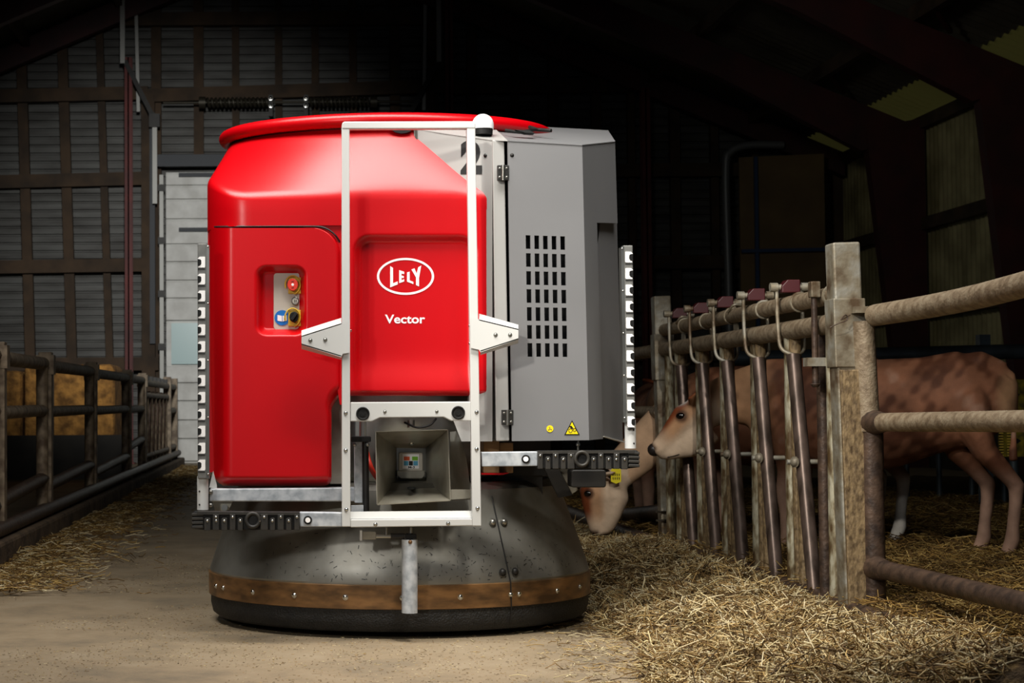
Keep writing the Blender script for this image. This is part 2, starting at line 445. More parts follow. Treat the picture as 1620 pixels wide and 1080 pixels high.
# overhead door with its rails and spring shaft
dX0, dX1, dZ = -1.93, 1.78, 4.4
YD = YW - 0.3
door = struct(box('door_1', (dX0, YD + 0.06, 0), (dX1, YD + 0.1, dZ), 'door_panel'), 'tall pale sectional overhead door at the end of the alley')
hz = [0.02, 0.36, 0.64, 0.93, 1.2, 1.47, 2.14, 2.48, 2.75, 3.03, 3.3, 3.68, 3.98, 4.19, 4.39]
for i in range(len(hz) - 1):
    if i == 5:
        box('window_pane', (dX0 + 0.08, YD, hz[i] + 0.02), (dX1 - 0.08, YD + 0.05, hz[i + 1] - 0.03), 'door_glass', door)['label'] = 'pale blue plastic window strip'
    else:
        box('door_section', (dX0, YD, hz[i] + 0.012), (dX1, YD + 0.05, hz[i + 1] - 0.012), 'door_panel', door, bevel=0.01)
for zz in (3.52, 4.35): beam('strut', (dX0 + 0.2, YD - 0.03, zz), (dX1 - 0.1, YD - 0.03, zz), 0.04, 0.06, 'dark_beam', door)
beam('lintel', (dX0 - 0.12, YD - 0.05, dZ + 0.16), (dX1 + 0.12, YD - 0.05, dZ + 0.16), 0.14, 0.18, 'dark_beam', door)
for x in (dX0 - 0.06, dX1 + 0.06):
    beam('guide_rail', (x, YD - 0.05, 0), (x, YD - 0.05, dZ - 0.05), 0.06, 0.05, 'track', door)
    for zz in (0.9, 1.7, 2.5, 3.3, 4.1): box('bracket', (x - 0.05, YD - 0.11, zz), (x + 0.05, YD - 0.02, zz + 0.1), 'dark_metal', door)
for x in (-2.2, 2.05):
    beam('jamb', (x, YD + 0.1, 0), (x, YD + 0.1, 5.6), 0.2, 0.14, 'timber', door)
for sx, x in ((-1, -2.13), (1, 2.02)):
    beam('jamb_trim', (x, YD - 0.02, 1.8), (x, YD - 0.02, 5.3), 0.08, 0.06, 'dark_beam', door)
sh = thing('torsion_spring_shaft', (0, YD - 0.2, 5.38), 'dark torsion spring shaft mounted above the overhead door', 'door spring')
tube('shaft', [(-1.95, YD - 0.2, 5.42), (1.95, YD - 0.2, 5.42)], 0.018, 'spring', sh, 8)
for x0, x1 in ((-1.3, -0.36), (0.24, 1.16)):
    n = 240; turns = 15
    pts = [(x0 + (x1 - x0) * i / n, YD - 0.2 + 0.06 * math.cos(2 * math.pi * turns * i / n), 5.42 + 0.06 * math.sin(2 * math.pi * turns * i / n)) for i in range(n + 1)]
    tube('coil_spring', pts, 0.022, 'spring', sh, 6)
for x in (-0.33, 0.2):
    box('bearing_plate', (x - 0.03, YD - 0.27, 5.2), (x + 0.03, YD - 0.13, 5.52), 'dark_metal', sh)
    for zz in (5.47, 5.36): bolt((x, YD - 0.27, zz), 0.028, 'chrome', sh)
for x in (-1.36, 1.22): tube('spring_cone', [(x - 0.05, YD - 0.2, 5.42), (x + 0.05, YD - 0.2, 5.42)], 0.09, 'spring', sh, 12)
# slack light rails left and right of the door, and red posts
for nm, xa, lab in (('lift_rail', -2.55, 'pair of pale perforated lift rails left of the overhead door'), ('lift_rail', 2.2, 'pair of pale perforated lift rails right of the overhead door')):
    t = thing(nm, (xa, YW - 0.6, 0), lab, 'rail')
    s = 1 if xa < 0 else -1
    beam('rail', (xa, YW - 0.6, 6.0), (xa, YW - 0.6, 7.35), 0.07, 0.05, 'track', t)
    beam('rail', (xa + s * 0.22, YW - 0.4, 5.3), (xa + s * 0.18, YW - 0.4, 7.3), 0.07, 0.05, 'track', t)
    beam('brace', (xa + 0.02, YW - 0.55, 6.05), (xa + s * 0.47, YW - 0.45, 5.15), 0.09, 0.07, 'dark_metal', t)
    box('foot_bracket', (xa + s * 0.47 - 0.08, YW - 0.55, 5.05), (xa + s * 0.47 + 0.08, YW - 0.4, 5.25), 'dark_metal', t)
    beam('hanger', (xa + s * 0.47, YW - 0.47, 3.9), (xa + s * 0.47, YW - 0.47, 5.06), 0.07, 0.05, 'track', t)
def ibeam(name, x, y, z0, z1, w, d, m, label):
    t = thing(name, (x, y, 0), label, 'column')
    box('flange', (x - w / 2, y - d / 2, z0), (x + w / 2, y - d / 2 + 0.02, z1), m, t)
    box('flange', (x - w / 2, y + d / 2 - 0.02, z0), (x + w / 2, y + d / 2, z1), m, t)
    box('web', (x - 0.01, y - d / 2, z0), (x + 0.01, y + d / 2, z1), m, t)
    box('base_plate', (x - w * 0.8, y - d * 0.8, z0), (x + w * 0.8, y + d * 0.8, z0 + 0.02), m, t)
mat('column_red', (104, 28, 22), (76, 22, 18), rough=0.6, scale=3)
ibeam('steel_column', -2.47, YW - 0.5, 0, 6.1, 0.11, 0.14, 'column_red', 'slim red steel column left of the overhead door')
ibeam('steel_column', 2.36, YW - 0.5, 0, 7.0, 0.11, 0.14, 'column_red', 'slim red steel column right of the overhead door, behind the robot')
ibeam('steel_column', 5.3, YW - 0.5, 0, 5.6, 0.13, 0.16, 'column_red', 'slim red steel column between overhead door and bent pipe')

# bent grey pipe and the tan board with blue frame
t = tag(tube('vent_pipe', curve_pts([(6.5, 26.4, 0), (6.5, 26.4, 2.5), (6.48, 26.4, 4.3), (6.56, 26.4, 4.62), (6.85, 26.4, 4.72), (7.35, 26.4, 4.72)], 8), 0.06, 'pipe_grey', None, 12), 'dark grey vertical pipe bent over to the right at its top', 'pipe')
t = thing('partition_board', (7.2, 26.2, 0), 'large tan board in a blue steel frame by the far corner', 'partition')
tb = prism3('board', [(6.62, 26.15, 0.9), (7.88, 26.15, 0.9), (7.88, 26.15, 4.55), (6.62, 26.15, 4.5)], 0.05, 'tan_board', t)
beam('frame_post', (6.85, 26.1, 0), (6.85, 26.1, 4.5), 0.05, 0.05, 'blue_steel', t)
beam('frame_rail', (6.62, 26.08, 3.1), (7.88, 26.08, 3.12), 0.05, 0.05, 'blue_steel', t)
beam('frame_rail', (6.62, 26.08, 1.95), (7.88, 26.08, 1.95), 0.05, 0.05, 'blue_steel', t)

# ---- pen at the left: curb, fence, low boards, straw bales
curb = struct(box('trim_1', (-1.80, -4, 0), (-1.56, 25.2, 0.13), 'curb', None, 0.02), 'low rough concrete curb under the left fence')
FX = -1.67
lf = thing('pen_fence', (FX, 17, 0.13), 'weathered tube fence standing on the curb left of the alley', 'fence')
PY_ = [8.6, 9.98, 11.9, 14.6, 17.7, 19.5]
for y in PY_:
    box('post', (FX - 0.045, y - 0.045, 0.0), (FX + 0.045, y + 0.045, 1.22), 'old_fence', lf, 0.006)
    tube('upright', [(FX, y - 0.17, 0.12), (FX, y - 0.17, 1.12)], 0.04, 'old_fence', lf, 10)
    box('clamp', (FX - 0.06, y - 0.05, 1.07), (FX + 0.06, y + 0.05, 1.2), 'old_fence', lf)
lows = [0.22, 0.3, 0.3, 0.28, 0.42, 0.36]
for i in range(len(PY_) - 1):
    a, b = PY_[i] + 0.06, PY_[i + 1] - 0.12
    tube('rail', [(FX, a, 1.13), (FX, b, 1.14)], 0.043, 'old_fence', lf, 10)
    tube('rail', [(FX, a, 0.82), (FX, b, 0.83)], 0.04, 'old_fence', lf, 10)
    tube('rail', curve_pts([(FX, a, lows[i] + 0.02), (FX, (a + b) / 2, lows[i] + 0.05), (FX, b, lows[i] + 0.08)], 4), 0.042, 'rust_tube', lf, 10)
tube('bottom_rail', [(FX + 0.03, 8, 0.17), (FX + 0.03, 19.56, 0.19)], 0.045, 'rust_tube', lf, 10)
hl = thing('head_gate', (FX, 21.2, 0.13), 'far row of feed gate bars on the left curb near the overhead door', 'feed gate')
tube('rail', [(FX, 19.7, 1.12), (FX, 23.2, 1.12)], 0.04, 'old_fence', hl, 10)
tube('rail', [(FX, 19.7, 0.98), (FX, 23.2, 0.98)], 0.035, 'old_fence', hl, 10)
tube('rail', [(FX, 19.7, 0.3), (FX, 23.2, 0.3)], 0.035, 'old_fence', hl, 10)
tube('bottom_rail', [(FX + 0.03, 19.58, 0.19), (FX + 0.03, 25, 0.2)], 0.045, 'rust_tube', hl, 10)
for i in range(6):
    y = 20.0 + i * 0.58
    tube('bar', [(FX, y, 0.2), (FX, y, 1.0)], 0.028, 'old_fence', hl, 8)
    tube('locking_bar', [(FX, y - 0.1, 1.02), (FX, y - 0.36, 0.3)], 0.028, 'rust_tube', hl, 8)
    box('latch', (FX - 0.03, y - 0.08, 1.13), (FX + 0.03, y + 0.04, 1.2), 'dark_metal', hl)
for y in (23.3, 24.6):
    box('post', (FX - 0.05, y - 0.05, 0.0), (FX + 0.05, y + 0.05, 1.24), 'old_fence', hl)
for zz in (1.12, 0.8, 0.3): tube('end_rail', [(FX, 23.35, zz), (FX, 24.55, zz)], 0.04, 'old_fence', hl, 10)
bw = tag(box('board_wall', (-7.8, 20.9, 0), (-1.95, 21.0, 0.52), 'board_dark'), 'low dark board wall behind the left fence', 'board wall')
for i in range(5):
    x1 = -2.15 - i * 1.12
    bl = box('straw_bale', (x1 - 1.08, 21.15 + (i % 2) * 0.06, 0.0), (x1, 22.2, 1.36 - (i % 3) * 0.07), 'bale', None, 0.06)
    tag(bl, ['brown straw bale nearest the left fence, next to the red column', 'second brown straw bale behind the left fence rails', 'third brown straw bale along the left pen', 'fourth brown straw bale along the left pen', 'outermost brown straw bale of the left pen'][i], 'straw bale', 'straw bales in the left pen')
    for k in (0.33, 0.7):
        z1 = 1.36 - (i % 3) * 0.07
        beam('twine', (x1 - 1.08 + 1.08 * k, 21.145 + (i % 2) * 0.06, 0.02), (x1 - 1.08 + 1.08 * k, 21.145 + (i % 2) * 0.06, z1 - 0.03), 0.012, 0.012, 'board_dark', bl)

# ================================================================== THE FEEDING ROBOT
RB = (0.42, 7.13, 0)
robot = thing('feeding_robot', RB, 'big red and grey feed mixing robot in the middle of the alley', 'robot')
CX, CY = 0.415, 7.13
KY = 0.89
# --- skirt
sk = lathe('skirt', CX, CY, [(0.752, 0.19), (0.756, 0.205), (0.735, 0.27), (0.70, 0.37), (0.64, 0.535), (0.60, 0.56), (0.5, 0.56)], 'skirt_steel', robot, 128, KY, 30)
rb_ = lathe('rubber_edge', CX, CY, [(0.66, 0.035), (0.725, 0.025), (0.744, 0.04), (0.752, 0.075), (0.752, 0.125)], 'skirt_rubber', robot, 128, KY, 50)
rb_['label'] = 'black rubber lip of the skirt'
bb = lathe('brass_band', CX, CY, [(0.752, 0.108), (0.760, 0.110), (0.761, 0.195), (0.752, 0.199)], 'brass_band', robot, 128, KY, 30)
bb['label'] = 'bronze coloured clamping band'
def on_skirt(a, r, z):
    return Vector((CX + r * math.cos(a), CY + r * KY * math.sin(a), z)), Vector((math.cos(a), math.sin(a) / KY, 0)).normalized()
for px in (345, 357, 403, 464, 537, 618, 701, 776, 789, 851, 893):
    c = max(-0.995, min(0.995, (px - 628) / 298.0)); a = -math.acos(c)
    p, n = on_skirt(a, 0.760, 0.152); bolt(p, 0.0085, 'chrome', bb, 'rivet', n)
# seam of the skirt with its plates
a0 = -math.acos((774 - 628) / 298.0)
seam = []
for r, z in ((0.653, 0.51), (0.702, 0.37), (0.737, 0.27), (0.762, 0.197), (0.763, 0.11), (0.754, 0.05)):
    p, n = on_skirt(a0 + (0.51 - z) * 0.02, r + 0.0015, z); seam.append(p)
tube('seam', seam, 0.0022, 'black', sk, 6)
for z, rr in ((0.415, 0.6885), (0.235, 0.7515)):
    for da in (-0.03, 0.045):
        p, n = on_skirt(a0 + da, rr, z); n.z = 0.32
        bolt(p, 0.012, 'steel' if z > 0.3 else 'dark_metal', sk, 'skirt_bolt', n)
vv = []; ff_ = []
for i in range(260):
    a = -math.pi / 2 + random.gauss(0.25, 0.55); z = 0.21 + abs(random.gauss(0, 0.09))
    if z > 0.5 or a > -0.1 or a < -3.0: continue
    rr = float(np.interp(z, [0.205, 0.27, 0.37, 0.535], [0.756, 0.735, 0.70, 0.64])) + 0.0012
    p, n = on_skirt(a, rr, z); tg = Vector((-n.y, n.x, 0)); um = (Vector((0, 0, 1)) - n * 0.32).normalized(); th = random.uniform(0, math.pi)
    d1 = (tg * math.cos(th) + um * math.sin(th)) * random.uniform(0.002, 0.008); d2 = (tg * -math.sin(th) + um * math.cos(th)) * random.uniform(0.0005, 0.0012)
    k0 = len(vv); vv += [p - d1 - d2, p + d1 - d2, p + d1 + d2, p - d1 + d2]; ff_.append((k0, k0 + 1, k0 + 2, k0 + 3))
fk = meshobj('chaff_flecks', vv, ff_, 'black', sk, fix=False); fk['kind'] = 'stuff'
tub = lathe('tub', 0.377, 7.13, [(0.52, 0.5), (0.6, 0.58), (0.62, 1.5), (0.625, 1.915), (0.60, 1.915), (0.59, 1.0), (0.3, 0.75)], 'steel', robot, 72, 0.75, 30)
tub['label'] = 'steel mixing tub under the red cover'
pts = [(0.377 + 0.649 * math.cos(2 * math.pi * i / 96), 7.13 + 0.5 * math.sin(2 * math.pi * i / 96), 1.925) for i in range(96)]
tube('tub_rim', pts, 0.027, 'red', robot, 14, 180, closed=True)

# --- red shoulder cover
FD = 6.5
NB, NFr, NR = 10, 14, 40
bot = []; top = []
def ell(deg, k=1.0): return (0.377 + 0.635 * k * math.cos(math.radians(deg)), 7.13 + 0.482 * k * math.sin(math.radians(deg)))
XL, XC, XRt = -0.327, -0.17, 0.733
for i in range(NB):                                     # left flank
    t = i / NB; bot.append((XL, 7.45 - 0.72 * t, 1.70)); top.append(ell(150 + 45 * t))
for i in range(NFr):                                    # rounded corner
    t = i / NFr; a = math.pi / 2 * t
    bot.append((XC + (XL - XC) * math.cos(a), 6.73 - 0.23 * math.sin(a), 1.70 - 0.075 * sstep(0, 1, t))); top.append(ell(195 + 25 * t))
for i in range(NR + 1):                                 # front
    t = i / NR; bot.append((XC + (XRt - XC) * t, FD, 1.625)); top.append(ell(220 + 82 * t))
# right flank folds back behind the grey cabinet
for i in range(1, 5):
    t = i / 4; bot.append((XRt, FD + 0.5 * t, 1.625)); top.append(ell(302 + 18 * t))
rings = []
zfront = P(600, 356, FD).z; zt2 = P(600, 332, FD).z
for s in (0, 0.12, 0.3, 0.5, 0.7, 0.84, 0.92):
    bulge = 0.005 * math.sin(math.pi * s)
    rings.append([Vector((a[0] + (b[0] - a[0]) * s, a[1] + (b[1] - a[1]) * s - bulge * 0.6, 1.895 + (b[2] - 1.895) * s + bulge)) for a, b in zip(top, bot)])
for q in (0.35, 0.75, 1.0):                              # soft shoulder edge
    r_ = []
    for a, b in zip(top, bot):
        base = 0.92; cx = a[0] + (b[0] - a[0]) * base; cy = a[1] + (b[1] - a[1]) * base; cz = 1.895 + (b[2] - 1.895) * base + 0.005
        ex, ey, ez = b[0], b[1], b[2] - 0.018
        w0, w1, w2 = (1 - q) ** 2, 2 * q * (1 - q), q * q
        r_.append(Vector((cx * w0 + b[0] * w1 + ex * w2, cy * w0 + b[1] * w1 + ey * w2, cz * w0 + b[2] * w1 + ez * w2)))
    rings.append(r_)
xs_nose = P(550, 330, FD).x
low = []
for a, b in zip(top, bot):
    z = zfront if b[0] < xs_nose else zt2
    low.append(Vector((b[0], b[1], z)))
mid_ = [(p + q) / 2 for p, q in zip(rings[-1], low)]
rings += [mid_, low, [p + Vector((0, 0.05 if p.y < 6.75 else 0, 0)) for p in low]]
prism('cover_backing', [(480, 345), (552, 345), (552, 640), (538, 640), (500, 420), (480, 380)], FD + 0.010, 0.02, 'red', robot)
v = [p for r_ in rings for p in r_]; nc = len(top)
f = [(i * nc + k, i * nc + k + 1, (i + 1) * nc + k + 1, (i + 1) * nc + k) for i in range(len(rings) - 1) for k in range(nc - 1)]
cover = meshobj('shoulder_cover', v, f, 'red', robot, 60)
cover['label'] = 'glossy red sloping shoulder cover'
notch = prism('cover_notch', [(616, 203), (653, 203), (650, 207), (643, 210), (634, 211), (625, 209)], 6.618, 0.01, 'black', cover)

# --- red nose panel with the logo
def noseD(x, y):
    d = sd_rr(x, y, 560, 372, 754, 900, 26)
    rec = 0.034 * (1 - sstep(-13, 2, d))
    flare = 0.022 * sstep(560, 622, y) * (1 - sstep(-13, 2, d))
    rnd = 0.0
    if x > 768: rnd += 0.03 * ((x - 768) / 10.0) ** 2
    if y > 617: rnd += 0.03 * ((y - 617) / 9.0) ** 2
    return FD - 0.0006 + rec - flare + rnd
def noseR(y):
    if y < 326: return 775 + (y - 316) * 0.2
    if y > 606: return 779 - 16 * (1 - math.sqrt(max(0, 1 - ((y - 606) / 20.0) ** 2)))
    return 777 + (y - 326) / 280 * 2
ys = list(np.linspace(325, 368, 8)) + list(np.linspace(371, 400, 14)) + list(np.linspace(406, 570, 14)) + list(np.linspace(576, 604, 10)) + list(np.linspace(606, 626, 12))
nose = patch('nose_panel', ys, lambda y: 545, noseR, noseD, 'red', robot, 80, 0.06, 60)
nose['label'] = 'recessed red front panel with white logo'
LD = FD + 0.034 - 0.0025
n = 72; v = []; f = []
for i in range(n):
    a = 2 * math.pi * i / n
    v += [P(641.5 + 45.2 * math.cos(a), 437 + 29.2 * math.sin(a), LD), P(641.5 + 41.6 * math.cos(a), 437 + 25.8 * math.sin(a), LD)]
f = [(2 * i, (2 * i + 2) % (2 * n), (2 * i + 3) % (2 * n), 2 * i + 1) for i in range(n)]
meshobj('logo_ring', v, f, 'white_print', nose, fix=False)['label'] = 'white oval logo outline'
LET = {'l': [(1100, 155), (1123, 170), (1123, 293), (1160, 278), (1160, 302), (1100, 326)],
       'e': [(1172, 188), (1212, 201), (1212, 220), (1191, 215), (1191, 232), (1209, 235), (1209, 251), (1191, 250), (1191, 268), (1212, 260), (1212, 279), (1172, 292)],
       'l2': [(1235, 206), (1256, 200), (1256, 270), (1286, 282), (1286, 300), (1235, 280)],
       'y': [(1270, 183), (1295, 174), (1312, 216), (1324, 166), (1349, 151), (1331, 250), (1331, 318), (1307, 308), (1307, 246)]}
for k_, q in LET.items():
    prism3('logo_letter', [P(400 + x / 5.0625, 390 + y / 5.0625, LD) for x, y in q], 0.0015, 'white_print', nose)
text_print('model_lettering', 'Vector', 609, 497.5, 672.5, 511.5, lambda x, y: LD, 'white_print', nose, 0.02)['label'] = 'white lettering'

# --- red side door with the control pocket
def doorL(y): return 330.5 + 2.0 * sstep(360, 520, y) + 6 * sstep(560, 768, y) + (14 * ((y - 750) / 18.0) ** 2 if y > 750 else 0)
def doorR(y):
    if y < 402: return 540 - 42 + math.sqrt(max(0, 42 ** 2 - (402 - y) ** 2))
    r = 540 - 15.5 * sstep(616, 650, y)
    if y > 756: r -= 12 * (1 - math.sqrt(max(0, 1 - ((y - 756) / 12.5) ** 2)))
    return r
def doorD(x, y):
    d = FD
    if x < 368: d += 0.23 * (1 - math.sqrt(max(0, 1 - ((368 - x) / 38.5) ** 2))) if x > 329.6 else 0.23
    dd = sd_rr(x, y, 405, 420, 484, 531, 17)
    d += 0.055 * (1 - sstep(-12, 1.0, dd))
    if y > 753: d += 0.07 * ((y - 753) / 15.0) ** 2
    if x > doorR(y) - 7: d += 0.02 * ((x - doorR(y) + 7) / 7) ** 2
    # hollow beside the notch at the lower right
    e = math.hypot((x - 545) / 30, (y - 640) / 32)
    d += 0.03 * (1 - sstep(0.5, 1.0, e))
    return d
ys = list(np.linspace(360.5, 366, 6)) + list(np.linspace(369, 402, 12)) + list(np.linspace(405, 445, 24)) + list(np.linspace(450, 505, 8)) + list(np.linspace(508, 536, 18)) + list(np.linspace(545, 605, 8)) + list(np.linspace(610, 655, 14)) + list(np.linspace(665, 745, 8)) + list(np.linspace(750, 768.3, 12))
us = sorted(set([i / 90 for i in range(91)] + [0.004, 0.008, 0.02, 0.03, 0.04, 0.05, 0.06] + [0.995, 0.985, 0.98, 0.975]))
rdoor = patch('side_door', ys, doorL, doorR, doorD, 'red', robot, us=us, skirt=0.06, smooth=60)
rdoor['label'] = 'red moulded access door with control pocket'
flank = meshobj('left_flank', [Vector((XL + 0.004, 6.74, 0.6)), Vector((XL + 0.004, 7.45, 0.6)), Vector((XL, 7.45, 1.52)), Vector((XL, 6.74, 1.52)), Vector((XL + 0.05, 6.74, 0.6)), Vector((XL + 0.05, 7.45, 0.6)), Vector((XL + 0.05, 7.45, 1.52)), Vector((XL + 0.05, 6.74, 1.52))],
                [(0, 1, 2, 3), (4, 7, 6, 5), (0, 4, 5, 1), (3, 2, 6, 7), (0, 3, 7, 4), (1, 5, 6, 2)], 'red', robot)
seam_px = [(331, 359), (345, 358.6), (380, 358), (440, 357.5), (496, 357.6)] + [(498 + 44 * math.sin(a), 402 - 44.5 * math.cos(a)) for a in [math.radians(t) for t in range(10, 91, 10)]] + [(542.5, 430)]
tube('door_seam', [P(x, y, doorD(max(x, 330.5), 402) + 0.003) for x, y in seam_px], 0.0035, 'black', rdoor, 6)
KD = FD + 0.052
kp = prism('control_plate', rrect(433, 432, 483, 521, 5), KD, 0.01, 'ivory', robot)
kp['label'] = 'cream control plate with buttons'
def guard(cy):
    pts = [P(463 + 12 * math.cos(a), cy + 14.5 * math.sin(a), KD - 0.012) for a in [math.radians(t) for t in range(-200, 100, 20)]]
    tube('button_guard', pts, 0.0028, 'yellow_plastic', kp, 8)
    prism('guard_base', rect(456, cy - 12, 477, cy + 14), KD - 0.008, 0.01, 'yellow_plastic', kp, 0.002)
guard(450.5); guard(502)
def knob(name, cx, cy, r, m, d0, d1):
    return prism(name, disc(cx, cy, r, r * 1.15), KD - d1, d1 - d0, m, kp, 0.002, 40)
k1 = knob('emergency_button', 463, 450, 8.4, 'red_button', 0.0, 0.03)
prism('button_ring', disc(463, 450, 2.2), KD - 0.031, 0.002, 'white_print', k1)
prism('button_mark', rect(461, 445, 465, 446), KD - 0.031, 0.002, 'black_print', k1); prism('button_mark', rect(461, 454.5, 465, 455.5), KD - 0.031, 0.002, 'black_print', k1)
k2 = knob('pause_button', 467, 476, 6, 'steel', 0.0, 0.014)
prism('button_cap', disc(467, 476, 4.3), KD - 0.015, 0.002, 'ivory', k2)
prism('pause_mark', rect(465.3, 473.5, 466.4, 478.5), KD - 0.016, 0.002, 'black_print', k2); prism('pause_mark', rect(467.8, 473.5, 468.9, 478.5), KD - 0.016, 0.002, 'black_print', k2)
k3 = knob('selector_switch', 465, 501, 7.2, 'black_rubber', 0.0, 0.03)
prism('switch_grip', [(460, 504), (468, 493), (471, 496), (463, 507)], KD - 0.042, 0.014, 'black', k3, 0.001)
bs = prism('manual_sticker', disc(446.5, 502.5, 12.2), KD - 0.002, 0.0015, 'blue_sign', kp, 0, 40)
bs['label'] = 'round blue read-the-manual sticker'
prism('book_print', [(439, 498), (446, 499.5), (446, 508.5), (439, 507)], KD - 0.0035, 0.001, 'white_print', bs)
prism('book_print', [(447, 499.5), (454, 498), (454, 507), (447, 508.5)], KD - 0.0035, 0.001, 'white_print', bs)
prism('info_mark', rect(449.4, 501.6, 451.4, 506), KD - 0.005, 0.001, 'black_print', bs)
prism('info_mark', disc(450.4, 499.9, 1.1, n=8), KD - 0.005, 0.001, 'black_print', bs)

# --- dark box added to close the robot behind its covers and block light
core = box('core_body', (-0.24, 6.78, 0.58), (0.98, 7.55, 1.5), 'dark_metal', robot)
prism('inner_panel', rect(522, 626, 546, 765), 6.60, 0.12, 'funnel_steel', robot)['label'] = 'bare steel panel beside the red door'

# --- grey cabinet
def apD(x, y=0): return 6.632 + (x - 655) / (779 - 655) * (6.49 - 6.632)
pan = [(655, 203), (700, 210), (779, 221), (779, 698), (742, 698), (742, 612), (655, 300)]
number_panel = prism3('number_panel', [P(x, y, apD(x)) for x, y in pan], (0.0, 0.06, 0), 'light_panel', robot)
number_panel['label'] = 'light grey angled panel with number'
text_print('number_print', '2', 728.5, 222, 762.5, 275.5, lambda x, y: apD(x) - 0.002, 'black_print', number_panel, 0.06)['label'] = 'black number two'
prism3('edge_seam', [P(x, y, apD(x) - 0.004) for x, y in ((656, 204), (660, 205), (661, 232), (657, 232))], 0.005, 'steel', number_panel)
strip = prism('hinge_strip', [(779, 221), (798, 222.5), (806, 697), (785, 698)], 6.482, 0.25, 'light_panel', robot, 0.004)
doorpl = []
# perforated cabinet door: grid with real slots
def cab(u, w):       # u along width (0..1), w along height (0..1)
    xt, xb = 803 + 118 * u, 810 + 122 * u
    return xt + (xb - xt) * w, (223 + 6 * u) + ((697.5 - 1.5 * u) - (223 + 6 * u)) * w
CD = 6.462
ucol = [0.0]; 
for c in range(5):
    x0 = (834.5 + 13.6 * c - 3.7 - 804.5) / 118.6; ucol += [x0, x0 + 7.4 / 118.6]
ucol.append(1.0)
wrow = [0.0]
for r_ in range(7):
    y0 = (383 - 10.7 + 28.4 * r_ - 225) / 472.0; wrow += [y0, y0 + 21.4 / 472.0]
wrow.append(1.0)
v = []; f = []
nu_, nw = len(ucol), len(wrow)
for w in wrow:
    for u in ucol:
        x, y = cab(u, w); v.append(P(x, y, CD))
nfront = len(v); v += [p + Vector((0, 0.014, 0)) for p in v]
cell = lambda i, k: (k % 2 == 1 and i % 2 == 1 and 0 < k < nu_ - 1 and 0 < i < nw - 1)
for i in range(nw - 1):
    for k in range(nu_ - 1):
        q = (i * nu_ + k, i * nu_ + k + 1, (i + 1) * nu_ + k + 1, (i + 1) * nu_ + k)
        if cell(i, k):
            for a, b in ((0, 1), (1, 2), (2, 3), (3, 0)): f.append((q[a], q[b], q[b] + nfront, q[a] + nfront))
        else:
            f.append(q); f.append(tuple(j + nfront for j in reversed(q)))
for k in range(nu_ - 1):
    f.append((k, k + 1, k + 1 + nfront, k + nfront)); e = (nw - 1) * nu_ + k; f.append((e, e + 1, e + 1 + nfront, e + nfront))
for i in range(nw - 1):
    f.append((i * nu_, (i + 1) * nu_, (i + 1) * nu_ + nfront, i * nu_ + nfront)); e = i * nu_ + nu_ - 1; f.append((e, e + nu_, e + nu_ + nfront, e + nfront))
cdoor = meshobj('cabinet_door', v, f, 'grey_paint', robot)
cdoor['label'] = 'grey steel door with slotted vents'
def bvD(x, x0): return CD + (x - x0) * 0.0046
bev = [(921, 229), (973, 223.5), (977, 353), (944.5, 352), (954, 694), (932, 696)]
prism3('corner_bevel', [P(x, y, bvD(x, 921 + (y - 229) / 467 * 11)) for x, y in bev], (-0.008, 0.012, 0), 'grey_paint', robot)
prism3('rear_panel', [P(944, 350, 6.60), P(976, 350, 6.76), P(985.5, 697, 6.76), P(954, 688, 6.60)], (-0.012, 0.012, 0), 'grey_paint', robot)
beam('bottom_flange', P(954, 690, 6.59), P(986, 699, 6.76), 0.012, 0.004, 'white_paint', robot)
A, B, Cc, Dd, E, F_ = P(803, 222, CD), P(921, 229, CD), P(973, 223.5, 6.70), P(962, 206, 7.25), P(860, 200.5, 7.25), P(782, 205, 6.80)
v = [p + Vector((0, -0.003, 0.0)) for p in (A, B, Cc)] + [Dd, E, F_]; v += [p + Vector((0, 0, -0.003)) for p in v]
f = [(0, 1, 2), (0, 2, 3), (0, 3, 4), (0, 4, 5), (6, 8, 7), (6, 9, 8), (6, 10, 9), (6, 11, 10)] + [(i, (i + 1) % 6, (i + 1) % 6 + 6, i + 6) for i in range(6)]
ctop = meshobj('cabinet_top', v, f, 'grey_paint', robot)
v = [P(655, 203, 6.632), P(700, 210, apD(700) - 0.002), P(779, 221, 6.488), P(803, 222, CD - 0.002), P(785, 205, 6.72), P(700, 201.5, 6.67)]; v += [p + Vector((0, 0.0, -0.003)) for p in v]
f = [(0, 1, 5), (1, 4, 5), (1, 2, 4), (2, 3, 4), (6, 11, 7), (7, 11, 10), (7, 10, 8), (8, 10, 9)] + [(i, (i + 1) % 6, (i + 1) % 6 + 6, i + 6) for i in range(6)]
meshobj('panel_top', v, f, 'light_panel', robot)
v = [P(806, 229, 6.50), P(925, 234, 6.50), P(968, 228, 6.74), P(968, 228, 7.3), P(806, 229, 7.3)]
z0 = P(870, 690, 6.5).z
hull = [Vector((p.x, p.y, z0)) for p in v]
v = v + hull
f = [(0, 1, 2, 3, 4), (9, 8, 7, 6, 5)] + [(i, (i + 1) % 5, (i + 1) % 5 + 5, i + 5) for i in range(5)]
meshobj('cabinet_body', v, f, 'black', robot)['label'] = 'dark interior behind the vents'
for (x, y) in ((796, 273), (803, 660)):
    h = prism('hinge', rect(x - 9, y - 12, x + 9, y + 12), 6.455, 0.02, 'dark_metal', robot, 0.002)
    tube('hinge_pin', [P(x, y - 12, 6.452), P(x, y + 12, 6.452)], 0.006, 'steel', h, 8)
    for dx in (-5.5, 5.5):
        for dy in (-7, 7): bolt(P(x + dx, y + dy, 6.455), 0.004, 'steel', h, 'screw')
bolt(P(768, 246, apD(768)), 0.006, 'dark_metal', number_panel, 'screw'); bolt(P(810, 245.5, CD), 0.006, 'dark_metal', cdoor, 'screw')
